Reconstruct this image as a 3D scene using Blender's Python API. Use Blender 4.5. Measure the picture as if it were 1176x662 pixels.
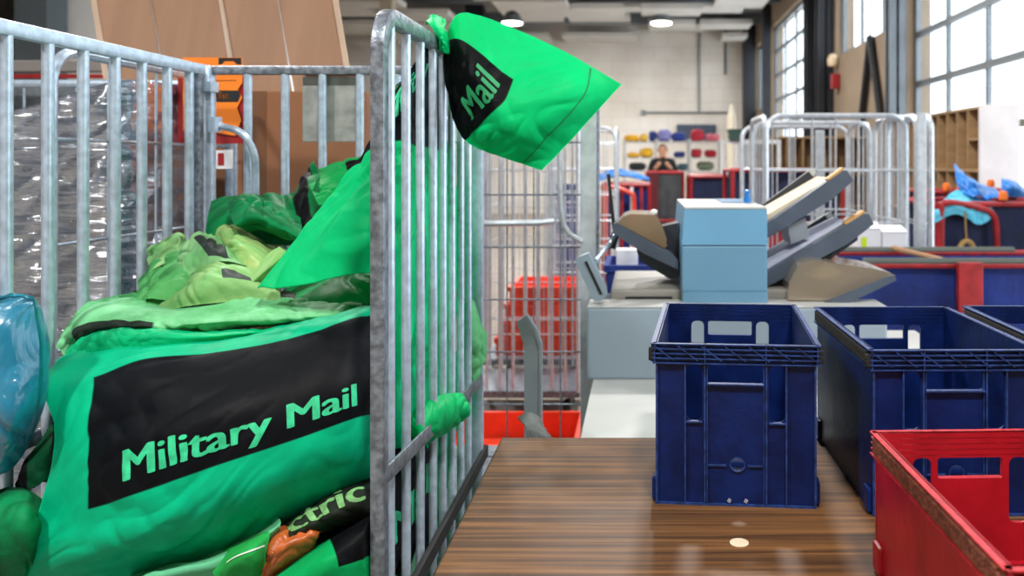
import bpy, bmesh, math, random
import numpy as np
from mathutils import Vector, Matrix
random.seed(7)
PI = math.pi
for o in list(bpy.data.objects): bpy.data.objects.remove(o, do_unlink=True)
SC = bpy.context.scene
COL = SC.collection

# ------------------------------------------------------------------ camera
F, CX, CY, CAMZ = 960.0, 735.0, 188.0, 1.44      # focal length and principal point in pixels of the 1176x662 frame
cam = bpy.data.cameras.new('camera'); camo = bpy.data.objects.new('camera', cam); COL.objects.link(camo)
cam.sensor_width = 36.0; cam.lens = F / 1176 * 36.0
cam.shift_x = (588 - CX) / 1176; cam.shift_y = -(331 - CY) / 1176
cam.clip_start = 0.05; cam.clip_end = 300
cam.dof.use_dof = True; cam.dof.focus_distance = 1.62; cam.dof.aperture_fstop = 3.6
camo.location = (0, 0, CAMZ); camo.rotation_euler = (PI/2, 0, 0)
SC.camera = camo

# ------------------------------------------------------------------ world, exposure
W = bpy.data.worlds.new('world'); SC.world = W; W.use_nodes = True
W.node_tree.nodes['Background'].inputs[0].default_value = (0.86, 0.94, 1.0, 1)
W.node_tree.nodes['Background'].inputs[1].default_value = 5.6
vs = SC.view_settings
vs.view_transform = 'Standard'; vs.look = 'None'; vs.gamma = 1.0; vs.use_curve_mapping = False
vs.exposure = -0.32

def P(px, py, Y):
    return Vector(((px - CX) * Y / F, Y, CAMZ - (py - CY) * Y / F))

# ------------------------------------------------------------------ materials
MATS = {}
def lin(c):
    return tuple(((v/255)/12.92 if v/255 <= 0.04045 else ((v/255+0.055)/1.055)**2.4) for v in c) + (1.0,)
def nt(m):
    return m.node_tree.nodes, m.node_tree.links
def mk(name, col, rough=0.5, metal=0.0, vary=0.0, vscale=6.0, bump=0.0, bscale=60.0, stretch=(1,1,1), col2=None, spec=0.5, emis=0.0, alpha_t=0.0, coords='Object', detail=4.0):
    """principled material with procedural colour variation and fine relief"""
    if name in MATS: return MATS[name]
    m = bpy.data.materials.new(name); m.use_nodes = True
    N, L = nt(m); b = N['Principled BSDF']
    c = lin(col)
    b.inputs['Base Color'].default_value = c
    b.inputs['Roughness'].default_value = rough; b.inputs['Metallic'].default_value = metal
    b.inputs['Specular IOR Level'].default_value = spec
    tc = N.new('ShaderNodeTexCoord'); mp = N.new('ShaderNodeMapping'); L.new(tc.outputs[coords], mp.inputs[0])
    mp.inputs['Scale'].default_value = stretch
    if vary > 0 or col2:
        n = N.new('ShaderNodeTexNoise'); n.inputs['Scale'].default_value = vscale; n.inputs['Detail'].default_value = detail
        L.new(mp.outputs[0], n.inputs['Vector'])
        r = N.new('ShaderNodeValToRGB'); L.new(n.outputs['Fac'], r.inputs[0])
        r.color_ramp.elements[0].position = 0.35; r.color_ramp.elements[1].position = 0.65
        c2 = lin(col2) if col2 else tuple(min(1, v*(1+vary)) for v in c[:3]) + (1,)
        r.color_ramp.elements[0].color = c if col2 else tuple(v*(1-vary) for v in c[:3]) + (1,)
        r.color_ramp.elements[1].color = c2
        L.new(r.outputs[0], b.inputs['Base Color'])
        mr = N.new('ShaderNodeMapRange'); L.new(n.outputs['Fac'], mr.inputs[0])
        mr.inputs[3].default_value = max(0.02, rough-0.08); mr.inputs[4].default_value = min(1, rough+0.08)
        L.new(mr.outputs[0], b.inputs['Roughness'])
    if bump > 0:
        n2 = N.new('ShaderNodeTexNoise'); n2.inputs['Scale'].default_value = bscale; n2.inputs['Detail'].default_value = 3
        L.new(mp.outputs[0], n2.inputs['Vector'])
        bp = N.new('ShaderNodeBump'); bp.inputs['Strength'].default_value = bump; bp.inputs['Distance'].default_value = 0.01
        L.new(n2.outputs['Fac'], bp.inputs['Height']); L.new(bp.outputs[0], b.inputs['Normal'])
    if emis > 0:
        b.inputs['Emission Color'].default_value = c; b.inputs['Emission Strength'].default_value = emis
    MATS[name] = m
    return m

def film(name, tint, gloss=0.35, rough=0.12, bump=0.6, bscale=18, stretch=(1,1,1), veil=0.0, veilcol=(200,210,215)):
    """clear plastic: transparent body with a glossy, wrinkled skin and some milky veil"""
    if name in MATS: return MATS[name]
    m = bpy.data.materials.new(name); m.use_nodes = True
    N, L = nt(m); N.remove(N['Principled BSDF']); out = N['Material Output']
    tr = N.new('ShaderNodeBsdfTransparent'); tr.inputs[0].default_value = lin(tint)
    gl = N.new('ShaderNodeBsdfGlossy'); gl.inputs['Roughness'].default_value = rough; gl.inputs[0].default_value = (.95,.97,1,1)
    df = N.new('ShaderNodeBsdfDiffuse'); df.inputs[0].default_value = lin(veilcol)
    tc = N.new('ShaderNodeTexCoord'); mp = N.new('ShaderNodeMapping'); mp.inputs['Scale'].default_value = stretch
    L.new(tc.outputs['Object'], mp.inputs[0])
    n = N.new('ShaderNodeTexNoise'); n.inputs['Scale'].default_value = bscale; n.inputs['Detail'].default_value = 5; n.inputs['Distortion'].default_value = .6
    L.new(mp.outputs[0], n.inputs['Vector'])
    bp = N.new('ShaderNodeBump'); bp.inputs['Strength'].default_value = bump; bp.inputs['Distance'].default_value = .02
    L.new(n.outputs['Fac'], bp.inputs['Height']); L.new(bp.outputs[0], gl.inputs['Normal'])
    lw = N.new('ShaderNodeLayerWeight'); lw.inputs[0].default_value = .3; L.new(bp.outputs[0], lw.inputs['Normal'])
    ml = N.new('ShaderNodeMath'); ml.operation = 'MULTIPLY_ADD'; L.new(lw.outputs['Facing'], ml.inputs[0]); ml.inputs[1].default_value = .5; ml.inputs[2].default_value = gloss
    m1 = N.new('ShaderNodeMixShader'); m1.inputs[0].default_value = veil; L.new(tr.outputs[0], m1.inputs[1]); L.new(df.outputs[0], m1.inputs[2])
    m2 = N.new('ShaderNodeMixShader'); L.new(ml.outputs[0], m2.inputs[0]); L.new(m1.outputs[0], m2.inputs[1]); L.new(gl.outputs[0], m2.inputs[2])
    L.new(m2.outputs[0], out.inputs[0])
    MATS[name] = m
    return m

def bagmat(name, green, panels=(), black=(22,24,30), green2=None, rough=0.5, stain=0.25, weave=0.12, translucent=0.12, crease=0.35):
    """woven sack cloth; printed panels are rectangles in the sack's own cloth coordinates (u0,u1,v0,v1)"""
    if name in MATS: return MATS[name]
    m = bpy.data.materials.new(name); m.use_nodes = True
    N, L = nt(m); b = N['Principled BSDF']; out = N['Material Output']
    uv = N.new('ShaderNodeUVMap'); sp = N.new('ShaderNodeSeparateXYZ'); L.new(uv.outputs[0], sp.inputs[0])
    tc = N.new('ShaderNodeTexCoord')
    n = N.new('ShaderNodeTexNoise'); n.inputs['Scale'].default_value = 9; n.inputs['Detail'].default_value = 6; n.inputs['Roughness'].default_value = .65
    L.new(tc.outputs['Object'], n.inputs['Vector'])
    r = N.new('ShaderNodeValToRGB'); L.new(n.outputs['Fac'], r.inputs[0])
    g = lin(green); g2 = lin(green2) if green2 else tuple(v*(1-stain) for v in g[:3]) + (1,)
    r.color_ramp.elements[0].position = .33; r.color_ramp.elements[0].color = g2
    r.color_ramp.elements[1].position = .6; r.color_ramp.elements[1].color = g
    col = r.outputs[0]
    nb = N.new('ShaderNodeTexNoise'); nb.inputs['Scale'].default_value = 25; nb.inputs['Detail'].default_value = 8; nb.inputs['Roughness'].default_value = .75
    L.new(tc.outputs['Object'], nb.inputs['Vector'])
    rb = N.new('ShaderNodeValToRGB'); L.new(nb.outputs['Fac'], rb.inputs[0])
    bl = tuple(v*.55 for v in lin(black)[:3]) + (1,)
    rb.color_ramp.elements[0].position = .55; rb.color_ramp.elements[0].color = bl
    rb.color_ramp.elements[1].position = .85; rb.color_ramp.elements[1].color = tuple(min(1, v*1.5+.006) for v in bl[:3]) + (1,)
    def step(sock, thr, up):
        mr = N.new('ShaderNodeMapRange'); L.new(sock, mr.inputs[0])
        e = .003
        mr.inputs[1].default_value = thr-e; mr.inputs[2].default_value = thr+e
        mr.inputs[3].default_value = 0 if up else 1; mr.inputs[4].default_value = 1 if up else 0
        return mr.outputs[0]
    def mul(a, c):
        k = N.new('ShaderNodeMath'); k.operation = 'MULTIPLY'; L.new(a, k.inputs[0]); L.new(c, k.inputs[1]); return k.outputs[0]
    for (u0, u1, v0, v1) in panels:
        f = mul(mul(step(sp.outputs[0], u0, True), step(sp.outputs[0], u1, False)), mul(step(sp.outputs[1], v0, True), step(sp.outputs[1], v1, False)))
        mx = N.new('ShaderNodeMix'); mx.data_type = 'RGBA'; L.new(f, mx.inputs[0]); L.new(col, mx.inputs[6]); L.new(rb.outputs[0], mx.inputs[7]); col = mx.outputs[2]
    L.new(col, b.inputs['Base Color'])
    b.inputs['Roughness'].default_value = rough; b.inputs['Specular IOR Level'].default_value = .1
    b.inputs['Sheen Weight'].default_value = 0
    # crease relief + weave
    dn = N.new('ShaderNodeTexNoise'); dn.inputs['Scale'].default_value = 12; L.new(tc.outputs['Object'], dn.inputs['Vector'])
    dm = N.new('ShaderNodeMix'); dm.data_type = 'VECTOR'; dm.inputs[0].default_value = .12; L.new(tc.outputs['Object'], dm.inputs[4]); L.new(dn.outputs['Color'], dm.inputs[5])
    v = N.new('ShaderNodeTexVoronoi'); v.inputs['Scale'].default_value = 26; v.feature = 'F1'; v.distance = 'EUCLIDEAN'; L.new(dm.outputs[1], v.inputs['Vector'])
    ab = N.new('ShaderNodeMath'); ab.operation = 'MULTIPLY'; L.new(v.outputs['Distance'], ab.inputs[0]); ab.inputs[1].default_value = .5
    w = N.new('ShaderNodeTexNoise'); w.inputs['Scale'].default_value = 700; L.new(tc.outputs['Object'], w.inputs['Vector'])
    b1 = N.new('ShaderNodeBump'); b1.inputs['Strength'].default_value = crease; b1.inputs['Distance'].default_value = .006; L.new(ab.outputs[0], b1.inputs['Height'])
    b2 = N.new('ShaderNodeBump'); b2.inputs['Strength'].default_value = weave; b2.inputs['Distance'].default_value = .001
    L.new(w.outputs['Fac'], b2.inputs['Height']); L.new(b1.outputs[0], b2.inputs['Normal']); L.new(b2.outputs[0], b.inputs['Normal'])
    if translucent > 0:
        t = N.new('ShaderNodeBsdfTranslucent'); L.new(col, t.inputs[0])
        ms = N.new('ShaderNodeMixShader'); ms.inputs[0].default_value = translucent
        L.new(b.outputs[0], ms.inputs[1]); L.new(t.outputs[0], ms.inputs[2]); L.new(ms.outputs[0], out.inputs[0])
    MATS[name] = m
    return m

def woodmat():
    m = bpy.data.materials.new('walnut_laminate'); m.use_nodes = True
    N, L = nt(m); b = N['Principled BSDF']
    tc = N.new('ShaderNodeTexCoord')
    def noise(sc, stretch, det=6, dist=0.0):
        mp = N.new('ShaderNodeMapping'); mp.inputs['Scale'].default_value = stretch; L.new(tc.outputs['Object'], mp.inputs[0])
        n = N.new('ShaderNodeTexNoise'); n.inputs['Scale'].default_value = sc; n.inputs['Detail'].default_value = det; n.inputs['Distortion'].default_value = dist
        L.new(mp.outputs[0], n.inputs['Vector']); return n.outputs['Fac']
    a = noise(9, (.2, 8, 1), 9, .35)
    r = N.new('ShaderNodeValToRGB'); L.new(a, r.inputs[0])
    e = r.color_ramp.elements
    e[0].position = .34; e[0].color = lin((66,43,25)); e[1].position = .68; e[1].color = lin((132,91,52))
    k = e.new(.47); k.color = lin((92,62,36)); k = e.new(.56); k.color = lin((112,76,43))
    f = noise(40, (.2, 9, 1), 4)
    r2 = N.new('ShaderNodeValToRGB'); L.new(f, r2.inputs[0]); r2.color_ramp.elements[0].position = .3; r2.color_ramp.elements[0].color = (.8,.77,.74,1); r2.color_ramp.elements[1].position = .62; r2.color_ramp.elements[1].color = (1,1,1,1)
    mx = N.new('ShaderNodeMix'); mx.data_type = 'RGBA'; mx.blend_type = 'MULTIPLY'; mx.inputs[0].default_value = 1
    L.new(r.outputs[0], mx.inputs[6]); L.new(r2.outputs[0], mx.inputs[7]); L.new(mx.outputs[2], b.inputs['Base Color']); b.inputs['Specular IOR Level'].default_value = .35
    s = noise(14, (1,1,1), 6)
    mr = N.new('ShaderNodeMapRange'); L.new(s, mr.inputs[0]); mr.inputs[3].default_value = .42; mr.inputs[4].default_value = .58; L.new(mr.outputs[0], b.inputs['Roughness'])
    bp = N.new('ShaderNodeBump'); bp.inputs['Strength'].default_value = .06; bp.inputs['Distance'].default_value = .002; L.new(f, bp.inputs['Height']); L.new(bp.outputs[0], b.inputs['Normal'])
    return m

def blockwall():
    m = bpy.data.materials.new('painted_block_wall'); m.use_nodes = True
    N, L = nt(m); b = N['Principled BSDF']
    tc = N.new('ShaderNodeTexCoord'); mp = N.new('ShaderNodeMapping'); mp.inputs['Rotation'].default_value = (PI/2, 0, 0); L.new(tc.outputs['Object'], mp.inputs[0])
    br = N.new('ShaderNodeTexBrick'); L.new(mp.outputs[0], br.inputs['Vector'])
    br.inputs['Color1'].default_value = lin((238,232,224)); br.inputs['Color2'].default_value = lin((234,227,218)); br.inputs['Mortar'].default_value = lin((224,217,208))
    br.inputs['Scale'].default_value = 1; br.inputs['Brick Width'].default_value = .8; br.inputs['Row Height'].default_value = .4; br.inputs['Mortar Size'].default_value = .012
    n = N.new('ShaderNodeTexNoise'); n.inputs['Scale'].default_value = .8; n.inputs['Detail'].default_value = 5; L.new(tc.outputs['Object'], n.inputs['Vector'])
    r = N.new('ShaderNodeValToRGB'); L.new(n.outputs['Fac'], r.inputs[0]); r.color_ramp.elements[0].position = .3; r.color_ramp.elements[0].color = (.84,.81,.77,1); r.color_ramp.elements[1].position = .6; r.color_ramp.elements[1].color = (1,1,1,1)
    mx = N.new('ShaderNodeMix'); mx.data_type = 'RGBA'; mx.blend_type = 'MULTIPLY'; mx.inputs[0].default_value = 1
    L.new(br.outputs[0], mx.inputs[6]); L.new(r.outputs[0], mx.inputs[7]); L.new(mx.outputs[2], b.inputs['Base Color'])
    b.inputs['Roughness'].default_value = .8
    return m

M_galv = mk('galvanised_steel', (186,204,222), .32, .45, vary=.14, vscale=45, bump=.06, bscale=120, detail=3)
M_galv2 = mk('weathered_galvanised_steel', (124,132,142), .4, .5, vary=.38, vscale=60, bump=.2, bscale=90)
M_zinc = mk('bright_zinc_tube', (205,212,218), .34, .55, vary=.1, vscale=30)
M_dark = mk('dark_steel', (38,40,44), .5, .4, vary=.3, vscale=30, bump=.3, bscale=80)
M_blackm = mk('black_painted_steel', (30,34,42), .5, .1, vary=.2)
M_rubber = mk('black_rubber', (24,24,26), .7, 0, vary=.2)
M_wood = woodmat()
M_blue = mk('navy_blue_plastic', (6,28,82), .42, 0, vary=.3, vscale=14, bump=.1, bscale=60, spec=.3)
M_blueedge = mk('lighter_blue_plastic', (30,56,112), .45, 0, vary=.5, vscale=60)  # lighter, mottled blue for rim and ribs
M_felt = mk('black_felt_tape', (34,32,32), .85, 0, vary=.5, vscale=80, bump=.6, bscale=200)
M_red = mk('red_plastic', (164,20,34), .36, 0, vary=.2, vscale=10, bump=.1, bscale=50)
M_rededge = mk('worn_red_plastic', (190,44,52), .45, 0, vary=.25, vscale=60)
M_feltbrown = mk('frayed_brown_felt_tape', (108,48,32), .9, 0, col2=(160,86,58), vscale=120, bump=1.0, bscale=260)
M_orange = mk('orange_red_plastic', (232,70,40), .4, 0, vary=.12, vscale=8)
M_conc = mk('concrete_floor', (150,140,128), .5, 0, vary=.16, vscale=3, bump=.1, bscale=30)
M_card = mk('corrugated_cardboard', (158,124,100), .85, 0, vary=.08, vscale=2.5, bump=.12, bscale=40, stretch=(6,1,.4))
M_cardedge = mk('cardboard_edge', (196,170,148), .9, 0, vary=.1)
M_white = mk('white_paint', (232,232,230), .5, 0, vary=.03)
M_paper = mk('white_paper', (236,236,240), .8, 0, vary=.04)
M_machblue = mk('light_blue_machine_housing', (104,146,174), .42, 0, vary=.03, vscale=3)
M_machgrey = mk('pale_blue_grey_housing', (146,160,172), .42, 0, vary=.03, vscale=3)
M_machwhite = mk('off_white_housing', (188,188,184), .45, 0, vary=.03)
M_tray = mk('slate_grey_plastic', (78,88,102), .42, 0, vary=.1, vscale=10)
M_traydk = mk('charcoal_plastic', (42,46,54), .45, 0, vary=.1)
M_pine = mk('pale_plywood', (168,136,98), .6, 0, vary=.12, vscale=4, stretch=(1,1,6))
M_redm = mk('red_painted_steel', (160,32,36), .4, .0, vary=.2, vscale=20)
M_canvas = mk('blue_canvas', (17,40,112), .8, 0, vary=.25, vscale=8, bump=.4, bscale=20)
M_navyc = mk('navy_canvas', (20,30,66), .8, 0, vary=.25, vscale=8, bump=.4, bscale=20)

# ------------------------------------------------------------------ mesh helpers
class MB:
    def __init__(s): s.v = []; s.f = []; s.mi = []; s.cm = 0
    def add(s, vs, fs):
        k = len(s.v); s.v += [tuple(p) for p in vs]; s.f += [tuple(i+k for i in f) for f in fs]; s.mi += [s.cm]*len(fs); return s
    def box(s, c, d, rz=0.0, rot=None, ch=0.0):
        x, y, z = (d[0]/2, d[1]/2, d[2]/2)
        M = rot if rot is not None else Matrix.Rotation(rz, 3, 'Z')
        c = Vector(c)
        if ch <= 0:
            vs = [c + M @ Vector((a*x, b*y, e*z)) for e in (-1,1) for b in (-1,1) for a in (-1,1)]
            return s.add(vs, [(0,2,3,1),(4,5,7,6),(0,1,5,4),(2,6,7,3),(0,4,6,2),(1,3,7,5)])
        bm = bmesh.new(); bmesh.ops.create_cube(bm, size=1)
        for v in bm.verts: v.co = Vector((v.co.x*d[0], v.co.y*d[1], v.co.z*d[2]))
        bmesh.ops.bevel(bm, geom=list(bm.edges), offset=min(ch, min(d)*.45), segments=2, profile=.6, affect='EDGES')
        bm.verts.index_update()
        s.add([c + M @ v.co for v in bm.verts], [[v.index for v in f.verts] for f in bm.faces]); bm.free(); return s
    def b2(s, x0, x1, y0, y1, z0, z1, ch=0.0):
        return s.box(((x0+x1)/2, (y0+y1)/2, (z0+z1)/2), (abs(x1-x0), abs(y1-y0), abs(z1-z0)), ch=ch)
    def tube(s, path, r, n=10, closed=False, taper=None):
        path = [Vector(p) for p in path]; m = len(path)
        rings = []; prev = None
        for i, p in enumerate(path):
            if closed: t = path[(i+1) % m] - path[i-1]
            else: t = path[min(i+1, m-1)] - path[max(i-1, 0)]
            t.normalize()
            if prev is None:
                a = Vector((0,0,1)) if abs(t.z) < .9 else Vector((1,0,0))
                u = t.cross(a).normalized()
            else:
                u = (prev - t*prev.dot(t)).normalized()
            prev = u; w = t.cross(u)
            rr = taper[i] if taper else r
            rings.append([p + (u*math.cos(2*PI*k/n) + w*math.sin(2*PI*k/n))*rr for k in range(n)])
        vs = [q for ring in rings for q in ring]; fs = []
        for i in range(m if closed else m-1):
            j = (i+1) % m
            for k in range(n): fs.append((i*n+k, i*n+(k+1) % n, j*n+(k+1) % n, j*n+k))
        if not closed: fs.append(tuple(range(n-1, -1, -1))); fs.append(tuple((m-1)*n+k for k in range(n)))
        return s.add(vs, fs)
    def sweep(s, path, prof, up):
        """sweep a closed profile [(a,b)] along path; a along 'up' (constant), b along up x tangent"""
        path = [Vector(p) for p in path]; m = len(path); n = len(prof); vs = []; up = Vector(up)
        for i, p in enumerate(path):
            t = (path[min(i+1, m-1)] - path[max(i-1, 0)]).normalized(); w = up.cross(t).normalized()
            vs += [p + up*a + w*b for a, b in prof]
        fs = [(i*n+k, i*n+(k+1) % n, (i+1)*n+(k+1) % n, (i+1)*n+k) for i in range(m-1) for k in range(n)]
        fs += [tuple(range(n-1, -1, -1)), tuple((m-1)*n+k for k in range(n))]
        return s.add(vs, fs)
    def prism(s, poly, z0, z1, M=None):
        """extrude an xy polygon between z0 and z1, then transform by 4x4 M"""
        n = len(poly); M = M or Matrix()
        vs = [M @ Vector((x, y, z0)) for x, y in poly] + [M @ Vector((x, y, z1)) for x, y in poly]
        fs = [tuple(range(n-1, -1, -1)), tuple(range(n, 2*n))] + [(i, (i+1) % n, n+(i+1) % n, n+i) for i in range(n)]
        return s.add(vs, fs)
    def lathe(s, prof, c=(0,0,0), n=20, axis=None):
        c = Vector(c); R = axis or Matrix.Identity(3); vs = []; m = len(prof)
        for r, z in prof: vs += [c + R @ Vector((r*math.cos(2*PI*k/n), r*math.sin(2*PI*k/n), z)) for k in range(n)]
        fs = [(i*n+k, i*n+(k+1) % n, (i+1)*n+(k+1) % n, (i+1)*n+k) for i in range(m-1) for k in range(n)]
        fs += [tuple(range(n-1, -1, -1)), tuple((m-1)*n+k for k in range(n))]
        return s.add(vs, fs)
    def mesh(s, name, mats, smooth=False):
        me = bpy.data.meshes.new(name); me.from_pydata(s.v, [], s.f); me.update()
        for m in (mats if isinstance(mats, (list, tuple)) else [mats]): me.materials.append(m)
        me.polygons.foreach_set('material_index', s.mi)
        bm = bmesh.new(); bm.from_mesh(me); bmesh.ops.recalc_face_normals(bm, faces=bm.faces); bm.to_mesh(me); bm.free()
        if smooth:
            me.polygons.foreach_set('use_smooth', [True]*len(me.polygons))
            try: me.set_sharp_from_angle(angle=math.radians(40))
            except Exception: pass
        return me

def add(name, me, parent=None, off=None, stuff=False):
    o = bpy.data.objects.new(name, me); COL.objects.link(o)
    if parent is not None: o.parent = parent
    if stuff: o['kind'] = 'stuff'
    return o
def tag(o, label, cat, group=None):
    o['label'] = label; o['category'] = cat
    if group: o['group'] = group
    return o
def thing(name, label, cat, loc=(0,0,0), rz=0.0, group=None):
    o = bpy.data.objects.new(name, None); COL.objects.link(o); o.location = loc; o.rotation_euler = (0,0,rz); o.empty_display_size = .1
    return tag(o, label, cat, group)
def part(name, mb, mat, parent, smooth=False, world=True, label=None, stuff=False):
    """one mesh under its thing. world=True: the shape was drawn in world coordinates, so take off the thing's location"""
    if world and parent is not None:
        r = parent
        while r.parent is not None: r = r.parent
        l = r.location; mb.v = [(p[0]-l.x, p[1]-l.y, p[2]-l.z) for p in mb.v]
    o = add(name, mb.mesh(name, mat, smooth), parent, stuff=stuff)
    if label: o['label'] = label
    return o
def solo(name, mb, mat, label, cat, group=None, smooth=False):
    """a thing that is one mesh, its origin at its base"""
    A = np.array(mb.v); c = (float((A[:,0].min()+A[:,0].max())/2), float((A[:,1].min()+A[:,1].max())/2), float(A[:,2].min()))
    mb.v = [(p[0]-c[0], p[1]-c[1], p[2]-c[2]) for p in mb.v]
    o = add(name, mb.mesh(name, mat, smooth)); o.location = c
    return tag(o, label, cat, group)
def structure(name, mb, mat, smooth=False, parent=None):
    o = add(name, mb.mesh(name, mat, smooth), parent)
    if parent is None: o['kind'] = 'structure'
    return o
def copy_tree(o, parent=None):
    c = o.copy(); COL.objects.link(c); c.parent = parent
    for ch in list(o.children): copy_tree(ch, c)
    return c
def arc(c, r, a0, a1, n, ax, ay):
    c = Vector(c); ax = Vector(ax); ay = Vector(ay)
    return [c + ax*(r*math.cos(a0+(a1-a0)*i/n)) + ay*(r*math.sin(a0+(a1-a0)*i/n)) for i in range(n+1)]
def bezier(pts, n=8):
    """Catmull-Rom through points"""
    P_ = [Vector(p) for p in pts]; P_ = [P_[0]*2-P_[1]] + P_ + [P_[-1]*2-P_[-2]]; out = []
    for i in range(1, len(P_)-2):
        for k in range(n):
            t = k/n; a, b, c, d = P_[i-1:i+3]
            out.append(.5*((2*b) + (c-a)*t + (2*a-5*b+4*c-d)*t*t + (3*b-a-3*c+d)*t**3))
    out.append(P_[-2]); return out

def textmesh(s, bold=.02, space=1.0):
    """flat triangulated lettering, cap height 1, starting at x=0 on the baseline; returns verts (n,2), faces"""
    cu = bpy.data.curves.new('t', 'FONT'); cu.body = s; cu.size = 1.0; cu.offset = 0; cu.space_character = space; cu.resolution_u = 4
    ob = bpy.data.objects.new('t', cu); COL.objects.link(ob)
    dg = bpy.context.evaluated_depsgraph_get(); me = bpy.data.meshes.new_from_object(ob.evaluated_get(dg))
    bpy.data.objects.remove(ob, do_unlink=True); bpy.data.curves.remove(cu)
    bm = bmesh.new(); bm.from_mesh(me); bpy.data.meshes.remove(me)
    bmesh.ops.triangulate(bm, faces=bm.faces)
    for _ in range(3):
        es = [e for e in bm.edges if e.calc_length() > .16]
        if not es: break
        bmesh.ops.subdivide_edges(bm, edges=es, cuts=1); bmesh.ops.triangulate(bm, faces=[f for f in bm.faces if len(f.verts) > 3])
    bm.verts.index_update()
    v = np.array([(q.co.x, q.co.y) for q in bm.verts]); f = [[q.index for q in fc.verts] for fc in bm.faces]; bm.free()
    if bold > .01:                                                # heavier strokes: the same letters side by side
        n_ = len(v); sh = [(-bold,0),(-bold/3,.008),(bold/3,-.008),(bold,0)]
        v = np.concatenate([v+np.array(q) for q in sh]); f = [[i+k*n_ for i in fc] for k in range(4) for fc in f]
    v[:,0] -= v[:,0].min(); v /= .73     # cap height of the built-in face
    return v, f

# ------------------------------------------------------------------ cloth
def crom(A, n, axis):
    A = np.moveaxis(np.asarray(A, float), axis, 0); m = len(A)
    E = np.concatenate([[2*A[0]-A[1]], A, [2*A[-1]-A[-2]]]); t = np.linspace(0, m-1, n); i = np.minimum(t.astype(int), m-2); f = (t-i).reshape((-1,)+(1,)*(A.ndim-1))
    a, b, c, d = E[i], E[i+1], E[i+2], E[i+3]
    R = .5*(2*b + (c-a)*f + (2*a-5*b+4*c-d)*f**2 + (3*b-a-3*c+d)*f**3)
    return np.moveaxis(R, 0, axis)
def blur(A, k):
    for ax in (0, 1):
        for _ in range(k):
            B = np.concatenate([np.take(A, [0], ax), A, np.take(A, [-1], ax)], ax); n = A.shape[ax]
            A = (np.take(B, range(0, n), ax) + 2*np.take(B, range(1, n+1), ax) + np.take(B, range(2, n+2), ax))/4
    return A
def normals(X):
    du = np.gradient(X, axis=1); dv = np.gradient(X, axis=0); n = np.cross(du, dv); return n/(np.linalg.norm(n, axis=2, keepdims=True)+1e-12)
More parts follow.
